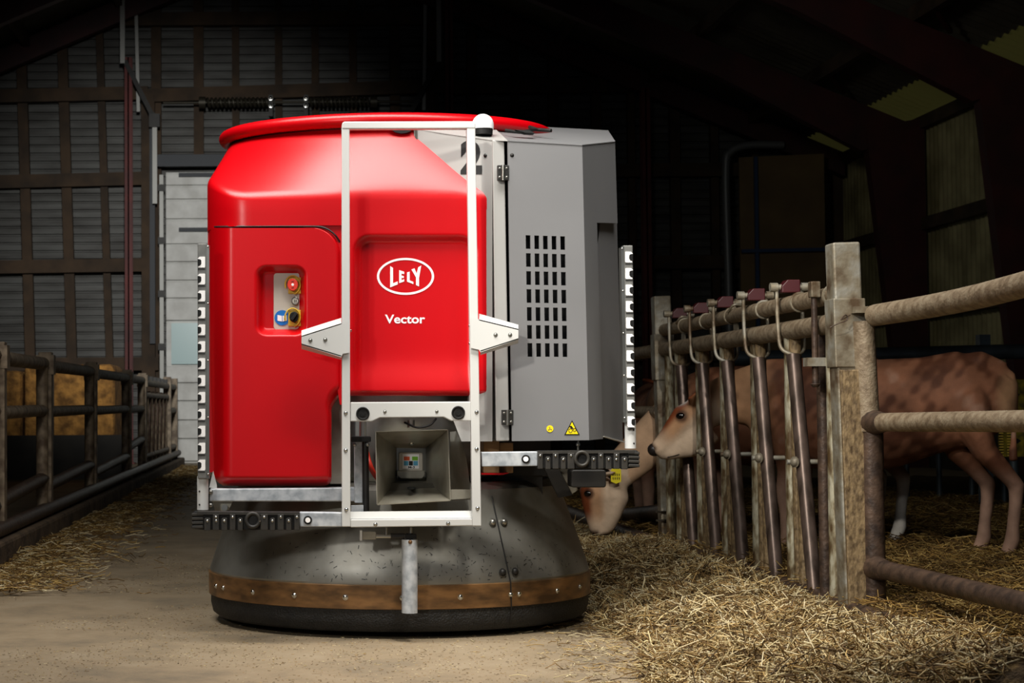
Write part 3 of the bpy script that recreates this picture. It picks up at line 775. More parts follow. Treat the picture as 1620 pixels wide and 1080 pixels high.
tri = prism('warning_sign', [(905, 664.5), (917, 687.5), (893, 687.5)], CD - 0.002, 0.0015, 'black_print', cdoor)
tri['label'] = 'yellow triangular warning sticker'
prism('sign_face', [(905, 667.5), (914.6, 686.3), (895.4, 686.3)], CD - 0.0035, 0.001, 'yellow_sign', tri)
for cx, cy, r in ((902.5, 680.5, 3.0), (909, 679.5, 2.4)):
    tube('sign_print', [P(cx + r * math.cos(a), cy + r * math.sin(a), CD - 0.005) for a in [i * math.pi / 8 for i in range(16)]], 0.0009, 'black_print', tri, 4, closed=True)
prism('sign_print', [(900, 674), (904, 673), (907, 677), (905, 678.5)], CD - 0.005, 0.001, 'black_print', tri)
ys_ = prism('yellow_sticker', disc(870, 678, 5.4), CD - 0.002, 0.0015, 'yellow_sign', cdoor, 0, 40)
for a in (20, 140, 260):
    prism('sticker_print', [(870 + 3.2 * math.cos(math.radians(a + d)), 678 + 3.2 * math.sin(math.radians(a + d))) if d else (870, 678) for d in (0, 18, -18)], CD - 0.0035, 0.001, 'plywood', ys_)
for (x, y) in ((916, 587), (965, 653), (957, 330), (809, 415), (787, 602)): pass
# beacon
pb = P(764, 205, 6.56)
bz = lathe('beacon_base', pb.x, pb.y, [(0.036, pb.z - 0.02), (0.037, pb.z), (0.035, pb.z + 0.006)], 'black_rubber', robot, 28, 1, 40, (True, True))
dm = lathe('beacon_dome', pb.x, pb.y, [(0.040, pb.z + 0.002), (0.0405, pb.z + 0.014)] + [(0.0405 * math.cos(a), pb.z + 0.018 + 0.0405 * math.sin(a)) for a in [math.radians(t) for t in (8, 22, 38, 52, 66, 78, 87)]], 'dome', robot, 32, 1, 60, (True, True))
dm['label'] = 'white dome beacon'
tube('beacon_cable', curve_pts([P(800, 206, 6.62), P(822, 209, 6.58), P(835, 207, 6.6), P(850, 205, 6.65), P(872, 206.5, 6.62)], 6), 0.006, 'black_rubber', robot, 8)
prism('cable_lug', [(815, 205), (838, 206), (846, 210.5), (832, 210)], 6.57, 0.05, 'black', robot)
tube('cover_latch', [P(838, 201, 6.75), P(850, 205, 6.66), P(872, 206.5, 6.62)], 0.007, 'dark_metal', robot, 8)

# --- white hoop frame
WD = 6.335
fr = thing_parts = robot
prism('frame_post', [(540.5, 197), (553, 197), (554.5, 833), (541, 833)], WD, 0.035, 'white_paint', robot, 0.003)
prism('frame_post', [(738.5, 196), (752, 196), (761.5, 832), (747.5, 832)], WD, 0.035, 'white_paint', robot, 0.003)
prism('frame_top_bar', [(544, 192), (749, 191.5), (752.5, 195), (752.5, 203), (541, 204), (541, 195)], WD - 0.002, 0.037, 'white_paint', robot, 0.004)
sb = prism('sensor_bar', [(554.5, 636), (745, 635), (745.5, 665.5), (714, 665.5), (702, 659.5), (601, 660.5), (588, 666.5), (554.5, 666.5)], WD + 0.004, 0.04, 'white_paint', robot, 0.003)
for cx, cy in ((574, 654), (725, 652.5)):
    s_ = tube('ultrasonic_sensor', [P(cx + 9.2 * math.cos(a), cy + 9.2 * math.sin(a), WD + 0.001) for a in [i * math.pi / 14 for i in range(28)]], 0.0035, 'black_rubber', sb, 8, closed=True)
    prism('sensor_face', disc(cx, cy, 8.6), WD + 0.002, 0.01, 'dark_metal', s_, 0, 40)
    prism('sensor_core', disc(cx, cy, 4.6), WD, 0.004, 'black_rubber', s_, 0, 40)
for x, y in ((609, 651), (691, 650.5)): bolt(P(x, y, WD + 0.004), 0.005, 'steel', sb, 'screw')
prism('frame_bottom_bar', [(554.5, 821.5), (747, 820), (747.5, 831.5), (554.5, 834)], WD + 0.003, 0.05, 'white_paint', robot, 0.003)
prism3('frame_bottom_ledge', [P(554.5, 820.5, WD + 0.02), P(747, 819, WD + 0.02), P(746.5, 808, WD + 0.03), P(554.5, 809.5, WD + 0.03)], (0, 0.02, 0), 'white_paint', robot)
for x, y in ((547, 653), (547, 712), (548, 805.5)): bolt(P(x, y, WD), 0.006, 'chrome', robot)
for x, y in ((754, 651.5), (754, 710), (755.5, 803.5)): bolt(P(x, y, WD), 0.006, 'chrome', robot)
for x, y in ((594, 829), (709, 827.5)): bolt(P(x, y, WD + 0.003), 0.006, 'chrome', robot)
for x, y in ((554.8, 523), (743, 515), (743, 543)): bolt(P(x, y, WD + 0.015), 0.005, 'chrome', robot, 'bolt', (1 if x < 600 else -1, 0, 0))
def bracket(front, topq, botq, name):
    b = prism(name, front, WD - 0.006, 0.004, 'white_paint', robot, 0)
    for q in (topq, botq):
        d = Vector((0, 0.075, 0)); prism3('bracket_lip', [P(q[0][0], q[0][1], WD - 0.006), P(q[1][0], q[1][1], WD - 0.006), P(q[1][0], q[1][1] , WD - 0.006) + d, P(q[0][0], q[0][1], WD - 0.006) + d], (0, 0, -0.004), 'white_paint', b)
    return b
# folded side brackets: the outer lips lean towards the viewer's eye
bl_ = prism3('side_bracket', [P(*q) for q in ((477, 531, WD - 0.012), (540, 511, WD - 0.012), (553.5, 507, WD - 0.012), (553.5, 557.5, WD - 0.012), (542, 559.5, WD - 0.012), (540, 565, WD - 0.012), (477, 545, WD - 0.012))], (0, 0.004, 0), 'white_paint', robot)
prism3('bracket_lip', [P(477, 531, WD - 0.012), P(540, 511, WD - 0.012), P(540, 502.5, WD + 0.05), P(477, 522.5, WD + 0.05)], (0, 0, -0.004), 'white_paint', bl_)
prism3('bracket_lip', [P(477, 545, WD - 0.012), P(540, 564, WD - 0.012), P(540, 569, WD + 0.06), P(477, 552, WD + 0.06)], (0, 0, 0.004), 'white_paint', bl_)
br_ = prism3('side_bracket', [P(*q) for q in ((820, 520, WD - 0.012), (758, 505, WD - 0.012), (744.5, 502, WD - 0.012), (744.5, 550, WD - 0.012), (758, 553, WD - 0.012), (760, 557, WD - 0.012), (820, 536.5, WD - 0.012))], (0, 0.004, 0), 'white_paint', robot)
prism3('bracket_lip', [P(820, 520, WD - 0.012), P(758, 505, WD - 0.012), P(758, 496, WD + 0.05), P(820, 513.5, WD + 0.05)], (0, 0, -0.004), 'white_paint', br_)
prism3('bracket_lip', [P(820, 536.5, WD - 0.012), P(760, 556, WD - 0.012), P(760, 561.5, WD + 0.06), P(820, 542.5, WD + 0.06)], (0, 0, 0.004), 'white_paint', br_)
for x, y, b in ((491, 538, bl_), (514.5, 537, bl_), (784, 529.5, br_), (807, 529.5, br_)): bolt(P(x, y, WD - 0.012), 0.0062, 'steel', b, 'screw')

# --- vertical bumpers
BD = 6.40
def vbumper(x0, y0, y1, ytube, first, step, count, mirror, lean):
    s = -1 if mirror else 1
    X = lambda x, y: (x0 + s * x) + lean * (y - y0)
    b = prism('bumper_strip', [(X(0, y0), y0), (X(15, y0), y0), (X(15, y1), y1), (X(0, y1), y1)], BD, 0.04, 'grey_rubber', robot, 0.003)
    b['label'] = 'upright grey bumper strip with white clips'
    prism('bumper_rail', [(X(14, y0), y0 + 1), (X(18.5, y0), y0 + 3), (X(18.5, y1), y1), (X(14, y1), y1)], BD - 0.002, 0.045, 'steel', b)
    tube('bumper_tube', [P(X(8, y1 - 4), y1 - 4, BD + 0.03), P(X(8, ytube), ytube, BD + 0.03)], 0.0205, 'white_paint', b, 16)
    first_clip = None
    for i in range(count):
        y = first + step * i
        ref = P(X(0, y), y, BD - 0.004)
        if first_clip is None:
            c = [(X(12, y), y - 8), (X(12, y), y + 7), (X(11, y), y + 8.5), (X(0.8, y), y + 8.5), (X(1.5, y), y + 6.2), (X(4.6, y), y + 5), (X(6, y), y + 2.6), (X(6, y), y - 2.6), (X(4.6, y), y - 4.4), (X(0, y), y - 5.2), (X(3, y), y - 8.5), (X(11, y), y - 8.7)]
            first_clip = prism('clip', c, BD - 0.004, 0.02, 'white_print', b); rc = ref
            first_lug = prism('lug', [(X(0, y), y - 4.8), (X(4.2, y), y - 4), (X(5.6, y), y), (X(4.2, y), y + 4.6), (X(0, y), y + 5.4)], BD - 0.006, 0.03, 'black_rubber', b)
            for k in range(1):
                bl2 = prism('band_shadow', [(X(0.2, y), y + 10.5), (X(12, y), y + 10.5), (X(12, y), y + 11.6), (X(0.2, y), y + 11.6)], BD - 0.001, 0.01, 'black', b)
        else:
            for src in (first_clip, first_lug, bl2):
                cc = src.copy(); C.objects.link(cc); cc.location = Vector(src.location) + (ref - rc)
    for i in range(5):
        y = y0 + 5 + i * (y1 - y0 - 12) / 4; bolt(P(X(16.5, y), y, BD - 0.002), 0.0035, 'chrome', b, 'rivet')
    for yy in (ytube - 29, ytube - 8): bolt(P(X(3, yy), yy, BD + 0.012), 0.003, 'dark_metal', b, 'screw')
vbumper(312.5, 385, 757, 806, 414.5, 26.75, 13, False, 0.0005)
vbumper(1001, 388, 668, 709, 406.5, 26.05, 11, True, 0.014)

# --- horizontal bumper arms
def arm(mx, my, tops, shorts, name_label):
    HD = 6.33
    Q = lambda pts: [(mx(x), my(y)) for x, y in pts]
    b = prism('bumper_arm', Q([(304, 812), (308, 809), (474, 810), (475, 838), (322, 838), (304, 836)]), HD + 0.008, 0.06, 'black_rubber', robot, 0.003)
    b['label'] = name_label
    prism('arm_rim', Q([(312, 809), (474, 810.5), (474, 814.5), (312, 813.5)]), HD, 0.03, 'finger_rubber', b)
    for x0, x1 in tops: prism('finger', Q([(x0, 813), (x1, 813), (x1, 838.5), (x0, 838.5)]), HD - 0.001, 0.03, 'finger_rubber', b, 0.002)
    for x0, x1 in shorts: prism('finger', Q([(x0, 821), (x0 + 2, 819), (x1 - 1, 819), (x1, 821), (x1, 839), (x0, 839)]), HD - 0.003, 0.03, 'finger_rubber', b, 0.002)
    for k in range(4):
        y = 811.5 + 6.6 * k
        prism('tooth', Q([(303, y), (321, y - 0.5), (322, y + 4), (303, y + 4.6)]), HD + 0.002, 0.04, 'finger_rubber', b, 0.002)
    cx, cy = mx(400), my(822.5)
    tube('arm_eye', [P(cx + 10.2 * math.cos(a), cy + 10.8 * math.sin(a), HD - 0.004) for a in [i * math.pi / 14 for i in range(28)]], 0.0065, 'finger_rubber', b, 8, closed=True)
    prism('eye_hollow', disc(cx, cy, 8.4), HD + 0.002, 0.02, 'black', b, 0, 40)
    for x0, x1 in tops: bolt(P(mx((x0 + x1) / 2), my(817.5), HD - 0.001), 0.0045, 'chrome', b, 'stud')
    for x0, x1 in shorts: bolt(P(mx((x0 + x1) / 2), my(823.5), HD - 0.003), 0.0045, 'chrome', b, 'stud')
    bolt(P(mx(410.5), my(823.5), HD - 0.006), 0.0045, 'chrome', b, 'stud')
    bolt(P(mx(342), my(823.5), HD - 0.001), 0.0045, 'chrome', b, 'stud')
    return b
tops = [(336.5, 346.5), (363.5, 372.5), (412, 424), (439, 449), (465.5, 474)]
shorts = [(323, 333), (350, 359.5), (376, 384), (427, 435), (452.5, 461)]
arm(lambda x: x, lambda y: y, tops, shorts, 'black rubber bumper arm at the lower left')
arm(lambda x: 1012 - (x - 303) * 0.942, lambda y: y - 97, tops, shorts, 'black rubber bumper arm on the right')
g1 = prism('arm_bar', [(474, 810), (541.5, 810.5), (541.5, 833), (474, 833)], 6.345, 0.05, 'galvanised', robot, 0.003)
g2 = prism('arm_bar', [(762, 715), (850.5, 714), (851, 737), (763, 738)], 6.345, 0.05, 'galvanised', robot, 0.003)
for x, y, g in ((487, 822.5, g1), (832, 726, g2)):
    b = prism('button_washer', disc(x, y, 6.8), 6.34, 0.006, 'black_rubber', g, 0, 40)
    prism('button_cap', disc(x, y, 4.0), 6.335, 0.006, 'white_print', b, 0, 40)
prism('cross_beam', [(332, 773), (570, 771), (570, 793), (332, 793)], 6.50, 0.08, 'galvanised', robot, 0.004)
prism('gusset', [(331, 771), (337, 745), (343, 768), (343, 773)], 6.52, 0.02, 'white_paint', robot)
prism('beam_clevis', [(336, 793), (368, 793), (362, 806), (356, 808), (340, 808)], 6.53, 0.04, 'funnel_steel', robot)
tube('clevis_roller', [P(355, 803, 6.50), P(355, 803, 6.55)], 0.012, 'steel', robot, 12)
for y in (778, 799): bolt(P(333.5, y, 6.5), 0.007, 'steel', robot)

# --- lift mast, hose, funnel behind the hoop
prism('mast_bracket', [(561, 697), (574, 697), (574, 795), (561, 795)], 6.46, 0.06, 'galvanised', robot, 0.003)
tube('mast_rod', [P(574, 650, 6.48), P(574, 692, 6.48)], 0.013, 'steel', robot, 12)
tube('mast_tube', [P(578, 697, 6.46), P(579, 812, 6.46)], 0.012, 'dark_metal', robot, 12)
prism('mast_clamp', rrect(556, 690, 587, 699, 2), 6.43, 0.06, 'black_rubber', robot, 0.002)
for x in (561, 582): bolt(P(x, 703, 6.44), 0.006, 'steel', robot)
prism('mast_plate', [(556, 800), (575, 799), (575, 812), (556, 812)], 6.44, 0.03, 'galvanised', robot)
tube('hose', curve_pts([P(580, 716, 6.6), P(585, 735, 6.58), P(594, 752, 6.6), P(606, 765, 6.65)], 6), 0.010, 'red_hose', robot, 10)
fo = [P(595, 683, 6.40), P(708, 680, 6.40), P(712, 791, 6.40), P(597, 797.5, 6.40)]
fi = [P(632, 712, 6.72), P(670, 712, 6.72), P(670, 757, 6.72), P(632, 757, 6.72)]
for i in range(4):
    j = (i + 1) % 4; nrm = (fo[j] - fo[i]).cross(fi[i] - fo[i]).normalized() * 0.003
    o = prism3('funnel_plate', [fo[i], fo[j], fi[j], fi[i]], nrm, 'funnel_steel', robot)
prism('funnel_back', rect(630, 710, 672, 759), 6.725, 0.02, 'dark_metal', robot)
un = prism('dispenser_unit', rrect(631, 715, 669, 757, 4), 6.66, 0.06, 'ivory', robot, 0.004)
prism('unit_body', [(628, 744), (672, 744), (672, 752), (668, 757), (634, 757), (628, 752)], 6.65, 0.05, 'funnel_steel', un, 0.003)
lb = prism('unit_label', rect(637, 718, 663, 741), 6.657, 0.003, 'white_print', un)
lb['label'] = 'small printed label with coloured fields'
for x0, y0, x1, y1, m_ in ((639, 722, 648, 728, 'orange_print'), (652, 722, 661, 728, 'green_print'), (639, 729, 646, 736, 'cyan_print'), (647, 729, 653, 736, 'black_print'), (654, 729, 661, 736, 'cyan_print')):
    prism('label_field', rect(x0, y0, x1, y1), 6.655, 0.002, m_, lb)
text_print('label_text', 'M-3', 646, 737, 656, 740.5, lambda x, y: 6.6545, 'black_print', lb, 0.02)
bolt(P(651, 700, 6.60), 0.010, 'chrome', robot, 'sensor_tip', (0, -0.4, -1))
prism3('funnel_hole', [P(651 + 6.5 * math.cos(a), 773 + 3 * math.sin(a), 6.545 - 0.075 * math.sin(a)) + Vector((0, 0, 0.0035)) for a in [i * math.pi / 8 for i in range(16)]], (0, 0, 0.001), 'black', robot)
v = []; n = 10
for i in range(n + 1):
    t = i / n; v += [P(711 - 1 * t, 682 + 8 * t, 6.44 + 0.0 * t)] if False else []
side = [(712, 683), (722, 682), (731, 702), (737, 722), (741, 745), (743.5, 770), (744.5, 790), (713, 791)]
prism3('funnel_side', [P(x, y, 6.42 + (x - 712) * 0.004) for x, y in side], (0, 0.01, 0), 'steel', robot)
prism('funnel_fringe', [(713, 774), (744, 774), (745, 788), (713, 790)], 6.41, 0.004, 'funnel_steel', robot)
prism('triangle_plate', [(717, 664), (745, 664), (745, 698), (730, 698)], 6.46, 0.01, 'white_paint', robot)
tube('cable', curve_pts([P(640, 668, 6.6), P(660, 676, 6.56), P(680, 672, 6.56), P(690, 662, 6.58)], 8), 0.004, 'black_rubber', robot, 8)
tube('red_pin', [P(650, 664, 6.6), P(650, 676, 6.6)], 0.014, 'steel', robot, 10)
box('underframe', (0.25, 6.80, 0.36), (0.95, 7.5, 0.6), 'dark_metal', robot)
prism('block', rect(765, 697, 790, 748), 6.60, 0.14, 'plywood', robot, 0.003)
prism('block', rect(790, 700, 812, 748), 6.66, 0.14, 'plywood', robot, 0.003)
prism('block_plate', [(762, 748), (806, 748), (795, 751), (762, 750.5)], 6.6, 0.2, 'red', robot)
prism('sensor_box', rrect(904, 743, 959, 771, 4), 6.48, 0.10, 'dark_metal', robot, 0.004)
prism('skid_plate', [(862, 742), (884, 742), (906, 783), (884, 787)], 6.62, 0.02, 'dark_metal', robot)
prism('axle_arm', [(886, 742), (912, 742), (914, 775), (902, 783)], 6.66, 0.06, 'funnel_steel', robot)
tube('adjust_bolt', [P(914.5, 697, 6.5), P(914.5, 712, 6.5)], 0.004, 'steel', robot, 8)
bolt(P(914.5, 703, 6.49), 0.006, 'steel', robot, 'nut')

# --- hanging tube in front of the skirt
HT = 6.385
tube('hanging_tube', [P(648, 853, HT), P(648, 969, HT)], 0.0285, 'galvanised', robot, 20)
tube('tube_collar', [P(648, 843, HT), P(648, 853, HT)], 0.012, 'dark_metal', robot, 12)
bolt(P(649, 857, HT - 0.028), 0.006, 'brass_band', robot)
tube('push_rod', [P(573, 848, HT), P(648, 848, HT)], 0.0075, 'steel', robot, 10)
prism('rod_block', rect(573, 841, 595, 853), HT - 0.012, 0.024, 'funnel_steel', robot, 0.002)
prism('rod_block', rect(569.5, 839, 573, 855), HT - 0.016, 0.03, 'white_paint', robot)
tube('rod_sleeve', [P(618, 848, HT), P(640, 848, HT)], 0.011, 'dark_metal', robot, 10)
prism('rod_clamp', rect(641, 845, 659, 852), HT - 0.02, 0.035, 'black_rubber', robot, 0.002)
tube('rod_hanger', [P(611, 834, HT), P(611, 847, HT)], 0.006, 'steel', robot, 8)
tube('rod_hanger', [P(650, 834, HT), P(650, 847, HT)], 0.006, 'steel', robot, 8)

# ================================================================== RIGHT FENCE
RX = 2.18
def fpost(name, y, z1, w, label):
    t = thing(name, (RX, y, 0), label, 'post')
    h = w / 2
    prism3('post_tube', [(RX - h - 0.01, y - h, z1), (RX + h - 0.01, y - h, z1 + 0.003), (RX + h + 0.02, y - h, 0), (RX - h + 0.02, y - h, 0)], (0, w, 0), 'post_steel', t, 0.008)
    prism3('collar', [(RX - h - 0.013, y - h - 0.007, 1.26), (RX + h + 0.004, y - h - 0.007, 1.26), (RX + h + 0.009, y - h - 0.007, 0.99), (RX - h - 0.008, y - h - 0.007, 0.99)], (0, w + 0.014, 0), 'post_steel', t, 0.004)
    return t
near = fpost('steel_post', 6.98, 1.48, 0.108, 'thick square steel post with bare top, nearest in the right fence')
prism3('post_sleeve', [(RX - 0.05, 6.9, 0.98), (RX + 0.045, 6.9, 0.98), (RX + 0.066, 6.9, 0.0), (RX - 0.03, 6.9, 0.0)], 0.02, 'tan_tube', near, 0.004)
tube('wire', curve_pts([P(1313, 518, 6.86), P(1325, 512, 6.85), P(1340, 506, 6.86), P(1338, 498, 6.86), P(1330, 506, 6.85), P(1345, 498, 6.87)], 6), 0.0022, 'rust_tube', near, 6)
far = fpost('steel_post', 10.45, 1.485, 0.1, 'square steel post at the far end of the right feed gate')
for y in (9, 9.06): pass
for zz in (0.17, 0.22): tube('hose_clamp', [(RX - 0.065, 10.39, zz), (RX + 0.065, 10.39, zz)], 0.007, 'chrome', far, 6)

gate = thing('head_gate', (RX, 8.7, 0), 'rusty self-locking feed gate with tilted bars between the two right posts', 'feed gate')
tube('top_rail', [(RX, 7.03, 1.285), (RX, 10.4, 1.285)], 0.036, 'rail_tube', gate, 14)
tube('lower_rail', [(RX, 7.03, 1.17), (RX, 10.4, 1.17)], 0.042, 'rail_tube', gate, 14)
tube('ground_tube', curve_pts([(RX - 0.02, 5.2, 0.035), (RX, 6.9, 0.035), (RX, 8.7, 0.04), (RX, 10.4, 0.04)], 4), 0.045, 'rust_tube', gate, 14)
tube('ring', [(RX + 0.04 * math.cos(a), 7.14, 1.285 + 0.04 * math.sin(a)) for a in [i * math.pi / 10 for i in range(20)]], 0.006, 'post_steel', gate, 6, closed=True)
lat0 = None
YS = [10.02, 9.50, 8.96, 8.36, 7.78]
def hg(y):
    tube('fixed_bar', [(RX, y, 0.03), (RX, y, 1.15)], 0.026, 'pale_tube', gate, 12)
    tube('stop_bar', [(RX + 0.01, y - 0.085, 0.03), (RX + 0.01, y - 0.05, 1.15)], 0.027, 'tan_tube', gate, 12)
    tube('locking_bar', [(RX - 0.005, y - 0.075, 1.06), (RX - 0.005, y - 0.34, 0.05)], 0.031, 'purple_tube', gate, 14)
    tube('lower_stop', [(RX + 0.005, y - 0.16, 0.03), (RX + 0.005, y - 0.15, 0.58)], 0.024, 'tan_tube', gate, 12)
    # pivot
    tube('pivot_pin', [(RX - 0.075, y - 0.2, 0.60), (RX + 0.075, y - 0.2, 0.60)], 0.011, 'post_steel', gate, 8)
    bolt((RX - 0.045, y - 0.215, 0.60), 0.02, 'post_steel', gate, 'pivot_nut', (-1, -0.6, 0))
    # wire loop
    ly = y - 0.05; w = 0.055
    lp = [(RX - w, ly + 0.045, 1.365), (RX - w, ly + 0.04, 1.25), (RX - w, ly + 0.02, 1.13), (RX - w * 0.85, ly, 1.085), (RX - w * 0.3, ly - 0.02, 1.065), (RX + w * 0.3, ly - 0.02, 1.065), (RX + w * 0.85, ly, 1.085), (RX + w, ly + 0.02, 1.13), (RX + w, ly + 0.04, 1.25), (RX + w, ly + 0.045, 1.365)]
    tube('wire_loop', curve_pts(lp, 4), 0.0085, 'post_steel', gate, 8)
    # red latch
    tube('latch_pin', [(RX - 0.08, ly + 0.04, 1.36), (RX + 0.08, ly + 0.04, 1.36)], 0.013, 'post_steel', gate, 8)
    for sx in (-1, 1): tube('latch_nut', [(RX + sx * 0.052, ly + 0.04, 1.36), (RX + sx * 0.085, ly + 0.04, 1.36)], 0.02, 'post_steel', gate, 8)
    prism3('red_latch', [(RX - 0.04, ly + 0.01, 1.335), (RX + 0.04, ly + 0.01, 1.335), (RX + 0.04, ly + 0.01, 1.392), (RX - 0.015, ly + 0.01, 1.392), (RX - 0.04, ly + 0.01, 1.365)], (0, 0.075, 0), 'latch_red', gate, 0.004)
    tube('rail_ring', [(RX + 0.04 * math.cos(a), ly - 0.12, 1.285 + 0.04 * math.sin(a)) for a in [i * math.pi / 10 for i in range(20)]], 0.005, 'post_steel', gate, 6, closed=True)
for y in YS: hg(y)
for y in (10.28, 7.16): tube('fixed_bar', [(RX, y, 0.03), (RX, y, 1.15)], 0.028, 'pale_tube', gate, 12)
tube('fixed_bar', [(RX, 7.3, 0.03), (RX, 7.3, 1.15)], 0.026, 'rust_tube', gate, 12)
for y in (8.72, 9.9):
    prism3('spacer_plate', [(RX - 0.004, y - 0.05, 1.2), (RX - 0.004, y + 0.04, 1.2), (RX - 0.004, y + 0.02, 1.32), (RX - 0.004, y - 0.02, 1.32)], (0.008, 0, 0), 'post_steel', gate)
    tube('spacer_loop', curve_pts([(RX - 0.04, y, 1.3), (RX - 0.02, y - 0.05, 1.335), (RX + 0.03, y - 0.02, 1.33)], 5), 0.006, 'post_steel', gate, 6)
tube('lock_rod', [(RX - 0.06, 7.2, 0.92), (RX - 0.06, 7.2, 1.34)], 0.013, 'rust_tube', gate, 10)
box('rod_guide', (RX - 0.1, 7.17, 1.0), (RX - 0.01, 7.23, 1.035), 'post_steel', gate)
box('rod_head', (RX - 0.078, 7.175, 1.28), (RX - 0.04, 7.225, 1.345), 'post_steel', gate, 0.004)
bolt((RX - 0.06, 7.2, 0.93), 0.018, 'rust_tube', gate, 'rod_nut', (0, 0, -1))

ng = thing('pen_gate', (RX + 0.06, 6.2, 0), 'heavy brown tube gate running towards the viewer at the right edge', 'gate')
def gx(y): return RX + 0.075 + (6.88 - y) * 0.055
tube('top_tube', curve_pts([(gx(6.86), 6.86, 1.19), (gx(6.4), 6.4, 1.195), (gx(6.0), 6.0, 1.205), (gx(5.6), 5.6, 1.225), (gx(5.2), 5.2, 1.25)], 6), 0.042, 'rail_tube', ng, 18)
tube('middle_tube', [(gx(6.86), 6.86, 0.775), (gx(5.2), 5.2, 0.795)], 0.036, 'rail_tube', ng, 18)
tube('bottom_tube', [(gx(6.86), 6.86, 0.21), (gx(5.2), 5.2, 0.21)], 0.036, 'rust_tube', ng, 18)
tube('upright_tube', [(gx(6.9), 6.92, 0.0), (gx(6.9), 6.92, 0.74)], 0.044, 'rust_tube', ng, 16)
tube('upright_tube', [(gx(6.9) - 0.01, 6.92, 0.74), (gx(6.9) - 0.025, 6.92, 1.17)], 0.042, 'rail_tube', ng, 16)
for zz in (0.775, 0.21): tube('weld_socket', [(gx(6.9), 6.9, zz), (gx(6.8), 6.8, zz)], [0.05, 0.038], 'rust_tube', ng, 14)
box('gate_lug', (RX + 0.0, 6.86, 1.2), (RX + 0.12, 6.96, 1.225), 'post_steel', ng)

ff = thing('pen_fence', (RX, 12, 0), 'tube fence continuing behind the robot beyond the far post', 'fence')
tube('rail', [(RX - 0.01, 10.5, 1.17), (RX - 0.01, 15.5, 1.17)], 0.04, 'rail_tube', ff, 12)
tube('rail', [(RX - 0.01, 10.5, 0.80), (RX - 0.01, 15.5, 0.80)], 0.038, 'rail_tube', ff, 12)
tube('ground_tube', [(RX - 0.1, 10.5, 0.04), (RX - 0.1, 15.5, 0.04)], 0.045, 'rust_tube', ff, 12)
tube('low_rail', [(RX + 0.06, 10.5, 0.22), (RX + 0.02, 12.0, 0.10)], 0.045, 'rust_tube', ff, 12)
box('post', (RX - 0.05, 15.45, 0), (RX + 0.05, 15.55, 1.45), 'post_steel', ff)

# rear pen: cross rail, dark posts and the yellow bristle block
rf = thing('rear_rail_fence', (5.5, 13.2, 0), 'dark grey rail fence crossing the pen behind the calf', 'fence')
tube('rail', [(3.2, 13.0, 1.18), (5.2, 13.0, 1.22), (7.6, 13.0, 1.25)], 0.055, 'rail_dark', rf, 12)
tube('rail', [(3.2, 13.0, 0.75), (7.6, 13.0, 0.75)], 0.03, 'rail_dark', rf, 10)
for x in (3.25, 5.1, 7.4): box('post', (x - 0.04, 13.05, 0), (x + 0.04, 13.13, 1.35), 'rail_dark', rf)
for i in range(9):
    x = 4.9 + 0.26 * i
    tube('picket', [(x, 14.2, 0.02), (x, 14.2, 0.75)], 0.022, 'rail_dark', rf, 8)
tube('picket_rail', [(4.7, 14.2, 0.74), (7.2, 14.2, 0.74)], 0.025, 'rail_dark', rf, 8)
bk = thing('bristle_brush', (5.1, 12.4, 0.6), 'dark block with yellow bristles mounted behind the calf rump', 'brush')
bx0 = P(1586, 600, 12.4); bx1 = P(1660, 722, 12.4)
box('brush_board', (bx0.x, 12.4, bx1.z), (bx1.x, 12.5, bx0.z), 'brush_yellow', bk)
for i in range(28):
    z = bx1.z + 0.01 + i * (bx0.z - bx1.z - 0.02) / 27
    beam('bristle', (bx0.x - 0.025, 12.42, z), (bx0.x + 0.05, 12.40, z), 0.014, 0.008, 'yellow_plastic', bk)
for (x, y) in ((1607, 624), (1609, 697)):
    prism('brush_hole', [(x - 9, y), (x - 2, y - 5), (x + 7, y), (x - 1, y + 5)], 12.395, 0.01, 'black', bk)
for x in (bx0.x + 0.09, bx1.x - 0.05): tube('brush_leg', [(x, 12.46, 0), (x, 12.46, bx1.z + 0.05)], 0.03, 'rail_dark', bk, 8)

